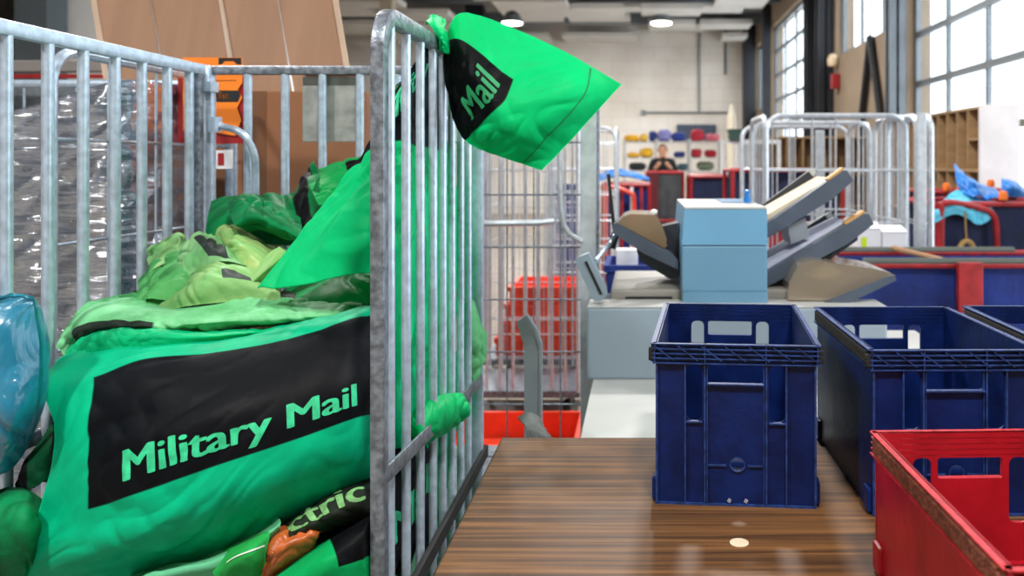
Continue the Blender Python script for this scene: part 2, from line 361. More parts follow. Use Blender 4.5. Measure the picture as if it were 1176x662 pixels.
class Sheet:
    """a cloth patch: control points (px,py,depth) -> smooth grid -> position-based cloth relaxation with surplus cloth, so it buckles into folds"""
    def __init__(s, ctrl, n=(60,50), excess=(1.05,1.05), wave=.09, amp=.012, ang=None, iters=120, seed=0, hold=.25, pin=.6, lim=None, up=2, world=False):
        C = np.array([[(p if world else P(*p)) for p in row] for row in ctrl], float)
        T = crom(crom(C, n[1], 0), n[0], 1); rng = np.random.RandomState(seed)
        L1 = np.linalg.norm(np.diff(T, axis=1), axis=2); L2 = np.linalg.norm(np.diff(T, axis=0), axis=2)
        su = np.concatenate([np.zeros((n[1],1)), np.cumsum(L1, 1)], 1); sv = np.concatenate([np.zeros((1,n[0])), np.cumsum(L2, 0)], 0)
        def gn(wl, cnt, an, spread, a_=0, b_=0):
            g = np.zeros(T.shape[:2])
            for _ in range(cnt):
                k = 2*PI/(wl*rng.uniform(.7, 1.5)); a = rng.uniform(0, PI) if an is None else an + rng.normal(0, spread)
                g += np.sin(k*((su+a_)*math.cos(a)+(sv+b_)*math.sin(a))+rng.uniform(0, 6.3))
            return g/math.sqrt(cnt/2)
        wx = gn(wave*4, 5, None, 0)*wave*.3; wy = gn(wave*4, 5, None, 0)*wave*.3
        ridge = lambda g: 1-2*np.minimum(1, np.abs(g)*.8)
        h = .55*ridge(gn(wave*1.8, 7, ang, .45, wx, wy)) + .28*ridge(gn(wave*.85, 8, ang, .6, wx, wy))
        for _ in range(5):                                                       # straight creases
            k = 1/(wave*rng.uniform(1.2, 3)); a = rng.uniform(0, PI) if ang is None else ang + rng.normal(0, .6)
            q = k*((su+.5*wx)*math.cos(a)+(sv+.5*wy)*math.sin(a))+rng.uniform(0, 1); h += .22*(4*np.abs(q-np.floor(q+.5))-1)
        # cloth is taut in some places and slack in others
        msk = np.clip(.8 + .5*gn(wave*4.5, 6, None, 0), .12, 1.8)
        ed = np.minimum.reduce([np.linspace(0,1,n[0])[None,:]*np.ones((n[1],1)), np.linspace(1,0,n[0])[None,:]*np.ones((n[1],1)), np.linspace(0,1,n[1])[:,None]*np.ones((1,n[0])), np.linspace(1,0,n[1])[:,None]*np.ones((1,n[0]))])
        T = T + normals(T)*(h*amp*msk*(1-pin*.6*np.exp(-ed*12)))[..., None]
        X = T.copy()
        def segs(A, eu, ev):
            r = []
            for (dy, dx, ex, kk) in ((0,1,eu,1.0),(1,0,ev,1.0),(1,1,(eu+ev)/2,.5),(1,-1,(eu+ev)/2,.5),(0,2,eu,.35),(2,0,ev,.35)):
                a = (slice(0, A.shape[0]-dy), slice(max(0,-dx), A.shape[1]-max(0,dx))); b = (slice(dy, A.shape[0]), slice(max(0,dx), A.shape[1]+min(0,dx)))
                r.append((a, b, np.linalg.norm(A[b]-A[a], axis=2)*ex, kk))
            return r
        S = segs(T, 1+(excess[0]-1)*.25, 1+(excess[1]-1)*.25)
        cell = (L1.mean()+L2.mean())/2; cut = max(1.0, (wave/3.2)/cell)           # cells per shortest fold
        soft = min(.8, .02*cut*cut)
        wpin = np.zeros_like(h); wpin[0,:] = wpin[-1,:] = pin; wpin[:,0] = np.maximum(wpin[:,0], pin); wpin[:,-1] = np.maximum(wpin[:,-1], pin)
        for it in range(iters):
            D = np.zeros_like(X)
            for a, b, l0, kk in S:
                d = X[b]-X[a]; l = np.linalg.norm(d, axis=2); c = d*((l-l0)/(l+1e-9)*.5*kk*.28)[..., None]
                D[a] += c; D[b] -= c
            X = X + D
            dd = X-T; X = T + dd + (blur(dd, 1)-dd)*(soft if it < iters*.85 else soft*.35)
            if it % 4 == 0:
                low = blur(X-T, 6); X = X - hold*low
                X = X + (T-X)*wpin[..., None]*.3
            if lim is not None:
                X[...,0] = np.clip(X[...,0], lim[0], lim[1])
        if up > 1: X = crom(crom(X, (n[1]-1)*up+1, 0), (n[0]-1)*up+1, 1)
        if lim is not None: X[...,0] = np.clip(X[...,0], lim[0], lim[1])
        s.X = X; s.N = normals(blur(X, 1))
        # make normals face the camera on average
        if (s.N*(X-np.array([0,0,CAMZ]))).sum() > 0: s.N = -s.N; s.flip = True
        else: s.flip = False
    def at(s, u, v, off=.0016):
        H, Wd = s.X.shape[:2]; x = np.clip(u, 0, 1)*(Wd-1); y = np.clip(v, 0, 1)*(H-1); i = np.minimum(x.astype(int), Wd-2); j = np.minimum(y.astype(int), H-2); fx = (x-i)[:,None]; fy = (y-j)[:,None]
        def bl(A): return A[j,i]*(1-fx)*(1-fy) + A[j,i+1]*fx*(1-fy) + A[j+1,i]*(1-fx)*fy + A[j+1,i+1]*fx*fy
        return bl(s.X) + bl(s.N)*off
    def mesh(s, name, mat, back=None, thick=.0016):
        """closed sack when back=(depth of the rear bulge), else cloth with thickness"""
        H, Wd = s.X.shape[:2]; uu, vv = np.meshgrid(np.linspace(0,1,Wd), np.linspace(0,1,H))
        V = s.X.reshape(-1,3); idx = np.arange(H*Wd).reshape(H,Wd)
        q = np.stack([idx[:-1,:-1], idx[:-1,1:], idx[1:,1:], idx[1:,:-1]], -1).reshape(-1,4)
        if back is None:
            B = (s.X - s.N*thick)
        else:
            u = uu[...,None]; v = vv[...,None]; X = s.X
            C = (1-v)*X[0][None] + v*X[-1][None] + (1-u)*X[:,:1] + u*X[:,-1:] - ((1-u)*(1-v)*X[0,0] + u*(1-v)*X[0,-1] + (1-u)*v*X[-1,0] + u*v*X[-1,-1])
            w = (np.sin(PI*u)*np.sin(PI*v))**.5
            B = C + np.array(back)*w
        Bv = B.reshape(-1,3); n0 = len(V)
        loop = np.concatenate([idx[0,:-1], idx[:-1,-1], idx[-1,:0:-1], idx[:0:-1,0]])
        side = np.stack([loop, np.roll(loop,-1), np.roll(loop,-1)+n0, loop+n0], -1)
        F_ = np.concatenate([q, q[:, ::-1]+n0, side[:, ::-1]])
        allV = np.concatenate([V, Bv])
        if s.flip is False: pass
        me = bpy.data.meshes.new(name); me.from_pydata(allV.tolist(), [], F_.tolist()); me.update(); me.materials.append(mat)
        uv = np.stack([np.concatenate([uu.ravel()]*2), np.concatenate([vv.ravel()]*2)], -1)
        lay = me.uv_layers.new(name='UVMap'); li = np.empty(len(me.loops), int); me.loops.foreach_get('vertex_index', li)
        lay.data.foreach_set('uv', uv[li].ravel().astype(np.float32))
        bm = bmesh.new(); bm.from_mesh(me); bmesh.ops.recalc_face_normals(bm, faces=bm.faces); bm.to_mesh(me); bm.free()
        me.polygons.foreach_set('use_smooth', [True]*len(me.polygons))
        return me
    def lettering(s, text, u0, v0, du, dv, bold=.03, space=1.0, width=None, rot=0.0):
        """print text on the cloth: baseline starts at (u0,v0); du = u per cap height along the line, dv = v per cap height upward (rot turns it)"""
        v, f = textmesh(text, bold, space)
        if width is not None: v[:,0] *= width/(v[:,0].max())
        c, sn = math.cos(rot), math.sin(rot)
        if width is not None: U = u0 + v[:,0]*c - v[:,1]*dv*sn; Vv = v0 - (v[:,0]*sn + v[:,1]*dv*c)
        else: U = u0 + du*(v[:,0]*c - v[:,1]*sn); Vv = v0 - dv*(v[:,0]*sn + v[:,1]*c)
        return s.at(U, Vv), f
def pts_mesh(name, V, F_, mat):
    me = bpy.data.meshes.new(name); me.from_pydata([tuple(p) for p in V], [], F_); me.update(); me.materials.append(mat); return me
def sack(name, label, cat, sheet, mat, back=None, group=None, thick=.0016):
    """one sack as a thing with its cloth as origin-at-base mesh"""
    me = sheet.mesh(name, mat, back, thick)
    co = np.empty(len(me.vertices)*3); me.vertices.foreach_get('co', co); co = co.reshape(-1,3)
    c = np.array([co[:,0].mean(), co[:,1].mean(), co[:,2].min()]); me.vertices.foreach_set('co', (co-c).ravel()); me.update()
    o = add(name, me); o.location = tuple(c); tag(o, label, cat, group); return o
def sub(name, parent, V, F_, mat, label=None):
    l = np.array(parent.location); o = add(name, pts_mesh(name, np.array(V)-l, F_, mat), parent)
    if label: o['label'] = label
    return o
#@@STRUCTURE

# ================================================================== STRUCTURE
XR, YB, ZC, XL, YF = 3.25, 24.0, 5.44, -9.0, -5.0
M_wall_r = mk('beige_render', (146,128,108), .85, 0, vary=.08, vscale=2, bump=.1, bscale=12)
M_block = blockwall()
M_ceil = mk('grey_ceiling_deck', (150,146,142), .8, 0, vary=.1, vscale=2)
M_baffle = mk('pale_ceiling_panel', (212,208,202), .75, 0, vary=.06, vscale=2)
M_frame = mk('grey_aluminium', (120,128,134), .45, .5, vary=.05)
M_glass = film('window_glass', (252,253,254), gloss=.01, rough=.02, bump=0.0, veil=.02, veilcol=(235,240,245))
structure('floor', MB().b2(XL, XR+.3, YF, YB+.3, -.2, 0), M_conc)
ceil_o = structure('ceiling', MB().b2(XL, XR+.3, YF, YB+.3, ZC, ZC+.2), M_ceil)
rng = random.Random(3)
for k, y in enumerate((17.2, 18.6, 20.0, 21.4, 22.8)):
    x = -8.6 + rng.uniform(0, .8)
    while x < 2.6:
        w = rng.uniform(.9, 2.3); w = min(w, 3.0-x)
        z = ZC - rng.choice((.12, .2, .3, .42, .55))
        o = add('panel', MB().b2(x, x+w*.92, y, y+rng.uniform(.7, 1.25), z-.12, z).mesh('panel', M_baffle), ceil_o); x += w + rng.uniform(0, .35)
for y in (16.6, 19.3, 22.2):
    add('beam', MB().b2(XL, XR, y, y+.12, ZC-.28, ZC).mesh('beam', M_frame), ceil_o)
structure('wall_back', MB().b2(XL, XR+.3, YB, YB+.3, 0, ZC), M_block)
structure('wall_left', MB().b2(XL-.3, XL, YF, YB+.3, 0, ZC), M_wall_r)
structure('wall_front', MB().b2(XL, XR+.3, YF-.3, YF, 0, ZC), M_block)  # unseen wall behind the camera, added to cut the frontal skylight
wr = MB()
for a in ((YF, 0, 0, ZC), (0, 4.5, 4.8, ZC), (4.5, 6.0, 0, ZC), (6.0, 10.2, 4.8, ZC), (10.2, 10.42, 0, ZC), (10.42, 13.85, 0, 3.2), (10.42, 13.85, 5.15, ZC),
          (13.85, 15.4, 0, ZC), (15.4, 20.7, 4.8, ZC), (20.7, 21.1, 0, ZC), (21.1, 23.5, 0, 2.9), (21.1, 23.5, 4.7, ZC), (23.5, YB+.3, 0, ZC)):
    wr.b2(XR, XR+.3, a[0], a[1], a[2], a[3])
structure('wall_right', wr, M_wall_r)
trim_n = [0]
def trim(mb, mat):
    trim_n[0] += 1; return structure('trim_%d' % trim_n[0], mb, mat)
trim(MB().b2(XR-.32, XR-.02, 23.4, 23.98, 0, ZC), M_blackm)                      # corner column
def hcol(x, y, w, d):
    return MB().b2(x-w, x, y, y+.03, 0, ZC).b2(x-w, x, y+d-.03, y+d, 0, ZC).b2(x-w/2-.015, x-w/2+.015, y, y+d, 0, ZC)
trim(hcol(XR-.005, 15.0, .26, .3), M_blackm); trim(hcol(XR-.005, 14.0, .26, .3), M_blackm); trim(hcol(XR-.005, 10.2, .2, .2), M_frame)
trim(MB().b2(XR-.2, XR-.005, 20.72, 20.98, 0, ZC), M_blackm)
trim(MB().tube([(1.7, 23.95, 2.9), (1.7, 23.95, ZC)], .03, 6).tube([(.1, 23.95, 2.9), (2.65, 23.95, 2.9)], .03, 6).box((.1,23.94,2.9), (.14,.08,.14)), M_frame)   # conduit
trim(MB().tube([(2.45, 23.95, 4.0), (2.45, 23.95, ZC)], .035, 6), M_frame)
# partition and column on the far left
structure('wall_partition', MB().b2(-7.2, -4.2, 10.0, 10.15, 0, ZC), M_white)
trim(MB().b2(-7.15, -6.78, 9.55, 9.9, 0, ZC), mk('grey_steel_column', (96,108,116), .5, .1, vary=.05))
structure('wall_left_dark', MB().b2(-9.0, -7.3, 9.9, 10.05, 0, ZC), mk('dark_opening_panel', (34,32,34), .6))  # flat panel, its dark colour stands in for an unlit opening
trim(MB().b2(-5.3, -5.05, 17.0, 17.25, 0, ZC), mk('cream_column', (190,176,156), .7))
trim(MB().b2(-4.4, -3.95, 21.0, 21.4, 0, ZC), M_blackm)
# sectional glazed doors and windows in the right wall
def glazed(name, y0, y1, z0, z1, ncol, nrow):
    root = structure(name, MB().b2(XR+.10, XR+.16, y0, y0+.06, z0, z1).b2(XR+.10, XR+.16, y1-.06, y1, z0, z1).b2(XR+.10, XR+.16, y0+.06, y1-.06, z1-.06, z1).b2(XR+.10, XR+.16, y0+.06, y1-.06, z0, z0+.06), M_frame)
    dy = (y1-y0)/ncol; dz = (z1-z0)/nrow
    pm = MB().box((0,0,0), (.012, dy-.062, dz-.062)).mesh('pane', M_glass)
    rm = MB().box((0,0,0), (.05, y1-y0-.12, .07)).mesh('rail', M_frame); sm = MB().box((0,0,0), (.045, .06, dz-.07)).mesh('stile', M_frame)
    for r in range(nrow):
        if r: add('rail', rm, root).location = (XR+.13, (y0+y1)/2, z0+r*dz)
        for c in range(ncol):
            add('pane', pm, root).location = (XR+.13, y0+(c+.5)*dy, z0+(r+.5)*dz)
            if c: add('stile', sm, root).location = (XR+.13, y0+c*dy, z0+(r+.5)*dz)
    return root
glazed('door_1', 6.0, 10.2, 0, 4.8, 4, 8)
glazed('door_2', 15.4, 20.7, 0, 4.8, 4, 8)
glazed('door_3', 0.0, 4.5, 0, 4.8, 4, 8)  # unseen door nearer the camera, added for daylight from the right
glazed('window_1', 10.42, 13.85, 3.2, 5.15, 3, 1)
glazed('window_2', 21.1, 23.5, 2.9, 4.7, 2, 1)
# wall fittings
solo('strap_brace', MB().tube([(XR-.06, 11.6, 3.2), (XR-.06, 12.36, 1.3)], .05, 6).tube([(XR-.06, 11.6, 3.2), (XR-.06, 10.75, 1.3)], .05, 6).tube([(XR-.06, 11.6, 3.2), (XR-.06, 11.3, 5.3)], .012, 5),
     M_dark, 'dark A-shaped brace with a cable above, on the beige wall below the high window', 'brace')
t = thing('alarm_beacon', 'small cream beacon with a red box below it, beside the dark steel column', 'alarm', (XR-.06, 13.7, 2.9))
part('lens', MB().lathe([(.02,.12),(.08,.14),(.09,.25),(.05,.33),(.01,.34)], (XR-.09,13.7,2.9), 12), mk('cream_plastic', (220,196,160), .4), t, True)
part('red_box', MB().b2(XR-.13, XR-.005, 13.55, 13.7, 2.66, 2.9, .01), M_redm, t)
# ceiling lamps (each carries its own light; the nearer ones are unseen, added for light)
M_lampglow = mk('lamp_glass', (255,250,238), .4, emis=14.0)
lamp_n = 0
for (x, y, lab) in ((-3.0, 19.6, 'round glowing high-bay lamp above the tip of the hung green sack, left of the pair'), (.5, 19.6, 'round glowing high-bay lamp near the middle of the ceiling, right of the pair'),
                    (-3.0, 12, 0), (.5, 12, 0), (-3.0, 5.5, 0), (.5, 5.5, 0), (-3.0, -.5, 0), (.6, -.5, 0)):
    t = thing('ceiling_lamp', lab or 'unseen round high-bay lamp added nearer the camera for light', 'lamp', (x, y, 4.72), 0, 'round high-bay ceiling lamps')
    part('housing', MB().lathe([(.06,.72),(.06,.3),(.14,.26),(.26,.06),(.27,.02),(.25,.02)], (x,y,4.72), 20), M_frame, t, True)
    part('lens', MB().lathe([(.02,-.03),(.14,-.022),(.23,0),(.245,.03),(.2,.04)], (x,y,4.72), 20), M_lampglow, t, True)
    L = bpy.data.lights.new('lamp_light', 'AREA'); L.shape = 'DISK'; L.size = .44; L.energy = 230; L.color = (1, .98, .95)
    lo = bpy.data.objects.new('lamp_light', L); COL.objects.link(lo); lo.parent = t; lo.location = (0, 0, -.06)

# ================================================================== WORK TABLE, CRATES
TZ = .78
t = thing('work_table', 'long table with a dark walnut laminate top under the crates', 'table', (.6, 1.3, 0))
part('table_top', MB().b2(-.331, 1.7, .45, 2.012, TZ-.028, TZ, .003), M_wood, t)
part('edge_band', MB().b2(-.3325, -.331, .45, 2.012, TZ-.027, TZ-.001).b2(-.331, 1.7, 2.012, 2.0135, TZ-.027, TZ-.001), M_dark, t)
for x in (-.26, 1.6):
    for y in (.55, 1.93): part('leg', MB().b2(x-.025, x+.025, y-.025, y+.025, 0, TZ-.028), M_dark, t)
for y in (.55, 1.93): part('apron', MB().b2(-.235, 1.575, y-.02, y+.02, TZ-.09, TZ-.028), M_dark, t)
c = P(849, 624, .66*F/(624-CY))
solo('round_sticker', MB().lathe([(.0165,0),(.0165,.0012),(.015,.0016)], (c.x, c.y, TZ), 28), mk('cream_paper', (226,206,178), .7, vary=.05), 'small round cream sticker on the bare walnut table top', 'sticker')

def wall_panel(mb, W_, H_, th, holes):
    """vertical panel in local xz (x centred, z from 0), thickness along y, with rectangular holes (x0,x1,z0,z1,corner radius)"""
    xs = sorted({-W_/2, W_/2, *[h[0] for h in holes], *[h[1] for h in holes]}); zs = sorted({0, H_, *[h[2] for h in holes], *[h[3] for h in holes]})
    for i in range(len(xs)-1):
        for j in range(len(zs)-1):
            cx, cz = (xs[i]+xs[i+1])/2, (zs[j]+zs[j+1])/2
            if any(h[0] < cx < h[1] and h[2] < cz < h[3] for h in holes): continue
            mb.b2(xs[i], xs[i+1], -th/2, th/2, zs[j], zs[j+1])
    for h in holes:                         # rounded corners: little fillet prisms
        r = h[4]
        if r <= 0: continue
        for sx in (0, 1):
            for sz in (0, 1):
                if h[5+sz] == 0: continue
                x = h[sx]; z = h[2+sz]; dx = 1 if sx == 0 else -1; dz = 1 if sz == 0 else -1
                poly = [(x, z)] + [(x+dx*r*(1-math.sin(a)), z+dz*r*(1-math.cos(a))) for a in [PI/2*k/5 for k in range(6)]]
                Mx = Matrix(((1,0,0,0),(0,0,-1,0),(0,1,0,0),(0,0,0,1)))
                mb.prism(poly, -th/2, th/2, Mx)
def move(mb, start, M):
    for i in range(start, len(mb.v)): mb.v[i] = tuple(M @ Vector(mb.v[i]))
def crate(label, loc, rz, W_, L_, H_, mats, name='mail_crate', group=None, hole=True, lattice=True, fancy=True):
    """origin at the middle of the base; local -y is the front end"""
    body, edge, tape = mats; th = .004; k = W_/.32
    root = thing(name, label, 'crate', loc, rz, group)
    slot_top = H_-.042; sb = max(.06, slot_top-.108)
    holes = [(-.095*k, -.064*k, sb, slot_top, .012, 1, 1), (.064*k, .095*k, sb, slot_top, .012, 1, 1), (-.054*k, .054*k, slot_top-.034, slot_top, .005, 1, 1)]
    if hole: holes.append((-.0135*k+.004, .0135*k+.004, .066, .093, .0118, 1, 1))
    b = MB()
    for sy in (-1, 1):
        s0 = len(b.v); wall_panel(b, W_-.012, H_, th, holes); move(b, s0, Matrix.Translation((0, sy*(L_/2-th), 0)) @ Matrix.Rotation(0 if sy < 0 else PI, 4, 'Z'))
    for sx in (-1, 1): b.b2(sx*(W_/2-.006-th), sx*(W_/2-.006), -L_/2+th/2, L_/2-th/2, .0, H_)
    b.b2(-W_/2+.008, W_/2-.008, -L_/2+.004, L_/2-.004, .006, .010)
    part('body', b, body, root, world=False)
    # ribs standing proud of the end walls
    for sy in (-1, 1):
        rb = MB(); y = sy*(L_/2-th*.5)
        def rib(x0, x1, z0, z1, pr=.006): rb.b2(x0, x1, y, y+sy*pr, z0, z1)
        for x in (-.0985, -.0605, .0575, .0955): rib(x*k, x*k+.003, .006, H_-.04)
        for x in (-.0555, .0535): rib(x*k, x*k+.002, .006, H_-.04, .004)
        rib(-.055*k, .055*k, slot_top-.037, slot_top-.034, .009)
        for sx in (-1, 1):
            rib(sx*.064*k, sx*.095*k, sb-.003, sb, .005)
            rib(sx*(W_/2-.006), sx*(W_/2-.010), .0, H_-.038, .005)
        if hole: rib(-.052*k, -.018*k, .076, .079, .004); rib(.024*k, .052*k, .076, .079, .004)
        rib(-W_/2+.008, W_/2-.008, .0, .004, .005)
        if hole:
            rb.tube([(.004+.0138*math.cos(a*PI/8), y+sy*.002, .0795+.0138*math.sin(a*PI/8)) for a in range(16)], .0016, 5, closed=True)
        part('rib', rb, edge, root, world=False, label='raised ribs on the end wall', stuff=True)
    # recessed centre plate and small broken tabs
    # rim: lip + horizontal ribs + diagonal lattice
    rm = MB(); zt = H_
    def lip(x0, x1, y0, y1, z0, z1): rm.b2(x0, x1, y0, y1, z0, z1)
    for sy in (-1, 1):
        for n_ in range(5):
            z = zt - n_*.0092; rm.b2(-W_/2, W_/2, sy*(L_/2-.006), sy*(L_/2+.007), z-.0022, z)
        for i in range(7):
            x = (-.5+(i+.5)/7)*W_
            rm.box((x, sy*(L_/2+.003), zt-.0185), (.002, .009, .048), rot=Matrix.Rotation(-.95, 3, 'Y'))
        for x in (-.0585, .0585, -W_/2+.004, W_/2-.004): rm.b2(x*1-.001, x+.001, sy*(L_/2-.004), sy*(L_/2+.006), zt-.038, zt)
    for sx in (-1, 1):
        for z in (zt, zt-.034): rm.b2(sx*(W_/2-.008), sx*(W_/2+.003), -L_/2-.003, L_/2+.003, z-.0024, z)
    part('rim', rm, edge, root, world=False)
    for sx in (-1, 1):                      # felt tape strip below the rim of the long sides
        tp = MB()
        tp.b2(sx*(W_/2-.006), sx*(W_/2+.004), -L_/2+.012, L_/2-.012, zt-.030, zt-.006, .0015)
        tp.box((sx*(W_/2), -L_/2+.006, zt-.022), (.012, .02, .026), rz=.3*sx, ch=.003)
        part('tape_strip', tp, tape, root, world=False, label='felt tape strip under the side rim')
    for sx in (-1, 1):
        for sy in (-1, 1): part('corner_bumper', MB().box((sx*(W_/2-.005), sy*(L_/2-.022), .026), (.014, .034, .046), ch=.005), body, root, world=False)
    if fancy:
        for x in (-.012, .020): part('broken_tab', MB().box((x, -L_/2-.003, .011), (.006, .004, .006), rot=Matrix.Rotation(.5, 3, 'Y')), mk('chipped_plastic', (150,150,165), .6), root, world=False)
    return root
BL = (M_blue, M_blueedge, M_felt); RD = (M_red, M_rededge, M_feltbrown)
def place_crate(label, xl, yf, th, W_=.32, L_=.462, H_=.312, **kw):
    """xl, yf: front-left corner; th: turn to the right with depth"""
    d = Vector((math.sin(th), math.cos(th), 0)); a = Vector((math.cos(th), -math.sin(th), 0)); c = Vector((xl, yf, TZ)) + a*W_/2 + d*L_/2
    return crate(label, c, -th, W_, L_, H_, kw.pop('mats', BL), **kw)
place_crate('navy blue mail crate standing alone on the walnut table, left of the other crates', .0245, 1.624, math.radians(4.8))
place_crate('navy blue mail crate just behind the red crate', .429, 1.563, math.radians(-.6))
place_crate('navy blue mail crate cut off by the right edge, behind the other blue ones', .786, 1.58, math.radians(.6))
place_crate('red mail crate with a frayed brown tape strip at the table corner', .395, .905, math.radians(-2.0), L_=.46, H_=.222, mats=RD, hole=False, fancy=False)

# ================================================================== ROLL CAGE IN FRONT
CXL, CXR, CYF, CYB, CZT = -1.305, -.477, 1.53, 2.52, 1.735
cage = thing('roll_cage', 'galvanised roll cage in front, full of green mail sacks', 'roll cage', ((CXL+CXR)/2, 2.0, 0))
def rectprof(a, b, r=.004):
    pts = []
    for (sx, sy, a0) in ((1,1,0),(-1,1,PI/2),(-1,-1,PI),(1,-1,3*PI/2)):
        for k in range(3):
            an = a0 + PI/4*k; pts.append((sx*(a/2-r)+r*math.cos(an), sy*(b/2-r)+r*math.sin(an)))
    return pts
def side_panel(x, name, ys, mat_post, rail_w=.026, br=.0098):
    """frame hoop with a rounded front top corner, plus bars"""
    R = .075
    path = [(x, CYF, .16), (x, CYF, 1.2)] + arc((x, CYF+R, CZT-.016-R), R, PI, PI/2, 8, (0,1,0), (0,0,1)) + [(x, CYB-.03, CZT-.016)]
    part(name, MB().sweep(path, rectprof(rail_w, .032), (1,0,0)), mat_post, cage, True)
    for y in ys:
        part('bar', MB().tube([(x, y, .2), (x, y, CZT-.03)], br, 12), M_galv, cage, True)
side_panel(CXR, 'side_hoop', [1.594, 1.705, 1.815, 1.926, 2.02, 2.117, 2.222, 2.322], M_galv2)
side_panel(CXL, 'side_hoop', [1.60, 1.721, 1.842, 1.959, 2.078, 2.19, 2.307, 2.42], M_galv, br=.0125)
for x in (CXL, CXR):
    part('corner_post', MB().sweep([(x, CYB-.06, .16), (x, CYB-.06, CZT-.03)], rectprof(.03, .03), (1,0,0)), M_galv2 if x < -1 else M_galv, cage, True)
bx0 = CXL+.012
part('corner_post', MB().sweep([(CXL+.004, CYB, .16), (CXL+.004, CYB, CZT-.01)], rectprof(.034, .03), (1,0,0)), M_galv, cage, True)
part('corner_post', MB().sweep([(CXR-.03, CYB, .16), (CXR-.03, CYB, CZT-.01)], rectprof(.034, .03), (1,0,0)), M_galv, cage, True)
part('top_rail', MB().sweep([(CXL+.02, CYB, CZT-.014), (CXR-.015, CYB, CZT-.014)], rectprof(.026, .026), (0,1,0)), M_galv2, cage, True)
for i in range(7):
    x = -1.182 + .1125*i
    if x < CXR-.06: part('bar', MB().tube([(x, CYB, .2), (x, CYB, CZT-.02)], .0122, 12), M_galv, cage, True)
# hinge knuckle at the back left corner
part('hinge', MB().lathe([(.013,0),(.013,.05),(.009,.055)], (CXL+.008, CYB-.02, CZT-.055), 12).b2(CXL-.005, CXL+.03, CYB-.04, CYB+.01, CZT-.08, CZT-.05), M_galv, cage, True)
# latch: flattened bracket and bent tube swinging off the corner post
z0 = 1.44-(145-188)*2.5/960
part('latch_loop', MB().tube(bezier([P(243,142,2.49), P(258,146,2.48), P(272,150,2.46), P(284,160,2.46), P(292,178,2.47), P(293.5,200,2.48), P(293.5,240,2.48)], 6), .0105, 10).box(P(247,143,2.485), (.03,.022,.045)), M_galv, cage, True)
# horizontal flat rail across the right panel, lower dark rail, deck, castors
part('mid_rail', MB().sweep([(CXR+.012, CYF+.01, .868), (CXR+.012, CYB-.07, .806)], rectprof(.006, .032, .002), (1,0,0)), M_galv2, cage, True)
part('mid_rail', MB().sweep([(CXL-.012, CYF+.01, .85), (CXL-.012, CYB-.07, .82)], rectprof(.006, .032, .002), (1,0,0)), M_galv2, cage, True)
part('lower_rail', MB().b2(CXR+.010, CXR+.024, CYF+.01, CYB-.02, .565, .60, .004), M_rubber, cage, label='scuffed black lower rail')
part('deck', MB().b2(CXL+.01, CXR-.01, CYF, CYB-.03, .17, .215, .005), M_galv2, cage)
for x in (CXL+.08, CXR-.08):
    for y in (CYF+.1, CYB-.12):
        w = part('castor', MB().lathe([(.05,-.018),(.062,-.012),(.062,.012),(.05,.018)], (x,y,.062), 18, Matrix.Rotation(PI/2,3,'Y')), M_rubber, cage, True)
        part('fork', MB().b2(x-.03, x-.024, y-.03, y+.03, .06, .16).b2(x+.024, x+.03, y-.03, y+.03, .06, .16).b2(x-.03, x+.03, y-.03, y+.03, .16, .17), M_galv2, w)
# grey plate with a red strip on the back panel
A = P(348, 88, 2.545); B = P(411, 163, 2.545)
t = thing('sign_plate', 'scuffed grey metal plate hung behind the back bars under a red strip', 'plate', ((A.x+B.x)/2, 2.545, B.z))
part('plate', MB().b2(A.x, B.x, 2.541, 2.549, B.z, A.z, .002), mk('scratched_grey_plate', (134,138,134), .5, .3, col2=(168,172,168), vscale=18, bump=.15, bscale=40), t)
part('red_strip', MB().b2(A.x+.008, B.x-.002, 2.538, 2.546, A.z+.001, A.z+.014), M_redm, t)
#@@SACKS

# ================================================================== MAIL SACKS IN THE CAGE
LIM = (CXL+.02, CXR-.016)
GREEN = (6,186,112); TEAL = (2,178,128); MINT = (128,206,150); LIME = (148,192,124); EMER = (8,132,74)
GRP = 'green mail sacks in the roll cage'
def row(Y, *pts): return [(p[0], p[1], p[2] if len(p) > 2 else Y) for p in pts]

# --- the big stuffed sack in front
S = Sheet([
 row(1.76, (60,425),(80,408),(150,396),(250,388),(330,374),(410,355),(452,352,1.80)),
 row(1.66, (48,445),(105,434,1.65),(165,413),(250,405),(335,388),(405,366,1.68),(450,362,1.76)),
 row(1.58, (62,505,1.62),(100,510),(168,488,1.55),(252,468,1.54),(338,446,1.56),(412,424,1.6),(449,420,1.72)),
 row(1.54, (45,590,1.60),(99,586),(170,563,1.51),(255,533,1.51),(340,505,1.53),(414,479,1.58),(448,476,1.71)),
 row(1.54, (25,635,1.60),(85,637),(165,614,1.51),(255,585,1.51),(340,554,1.54),(414,527,1.59),(447,522,1.72)),
 row(1.62, (8,672,1.64),(70,677),(170,659),(255,635),(332,604,1.63),(414,561,1.67),(447,552,1.77))],
 n=(120,84), excess=(1.035,1.03), wave=.13, amp=.0055, ang=.9, iters=90, seed=4, hold=.3, lim=LIM)
bigM = bagmat('teal_green_sack_cloth', TEAL, [(.172, .955, .2, .6)], black=(15,18,24), stain=.22, crease=.2, translucent=.0)
o = sack('mail_sack', 'stuffed green mail sack lettered Military Mail on a black panel, biggest in front', 'mail sack', S, bigM, back=(0,.16,.0), group=GRP)
v, f = S.lettering('Military Mail', .277, .545, 0, .095, bold=.03, width=.545)
M_letter = mk('printed_green_lettering', (44,196,138), .6, 0, vary=.18, vscale=60)
sub('lettering', o, v, f, M_letter, 'green words Military Mail')

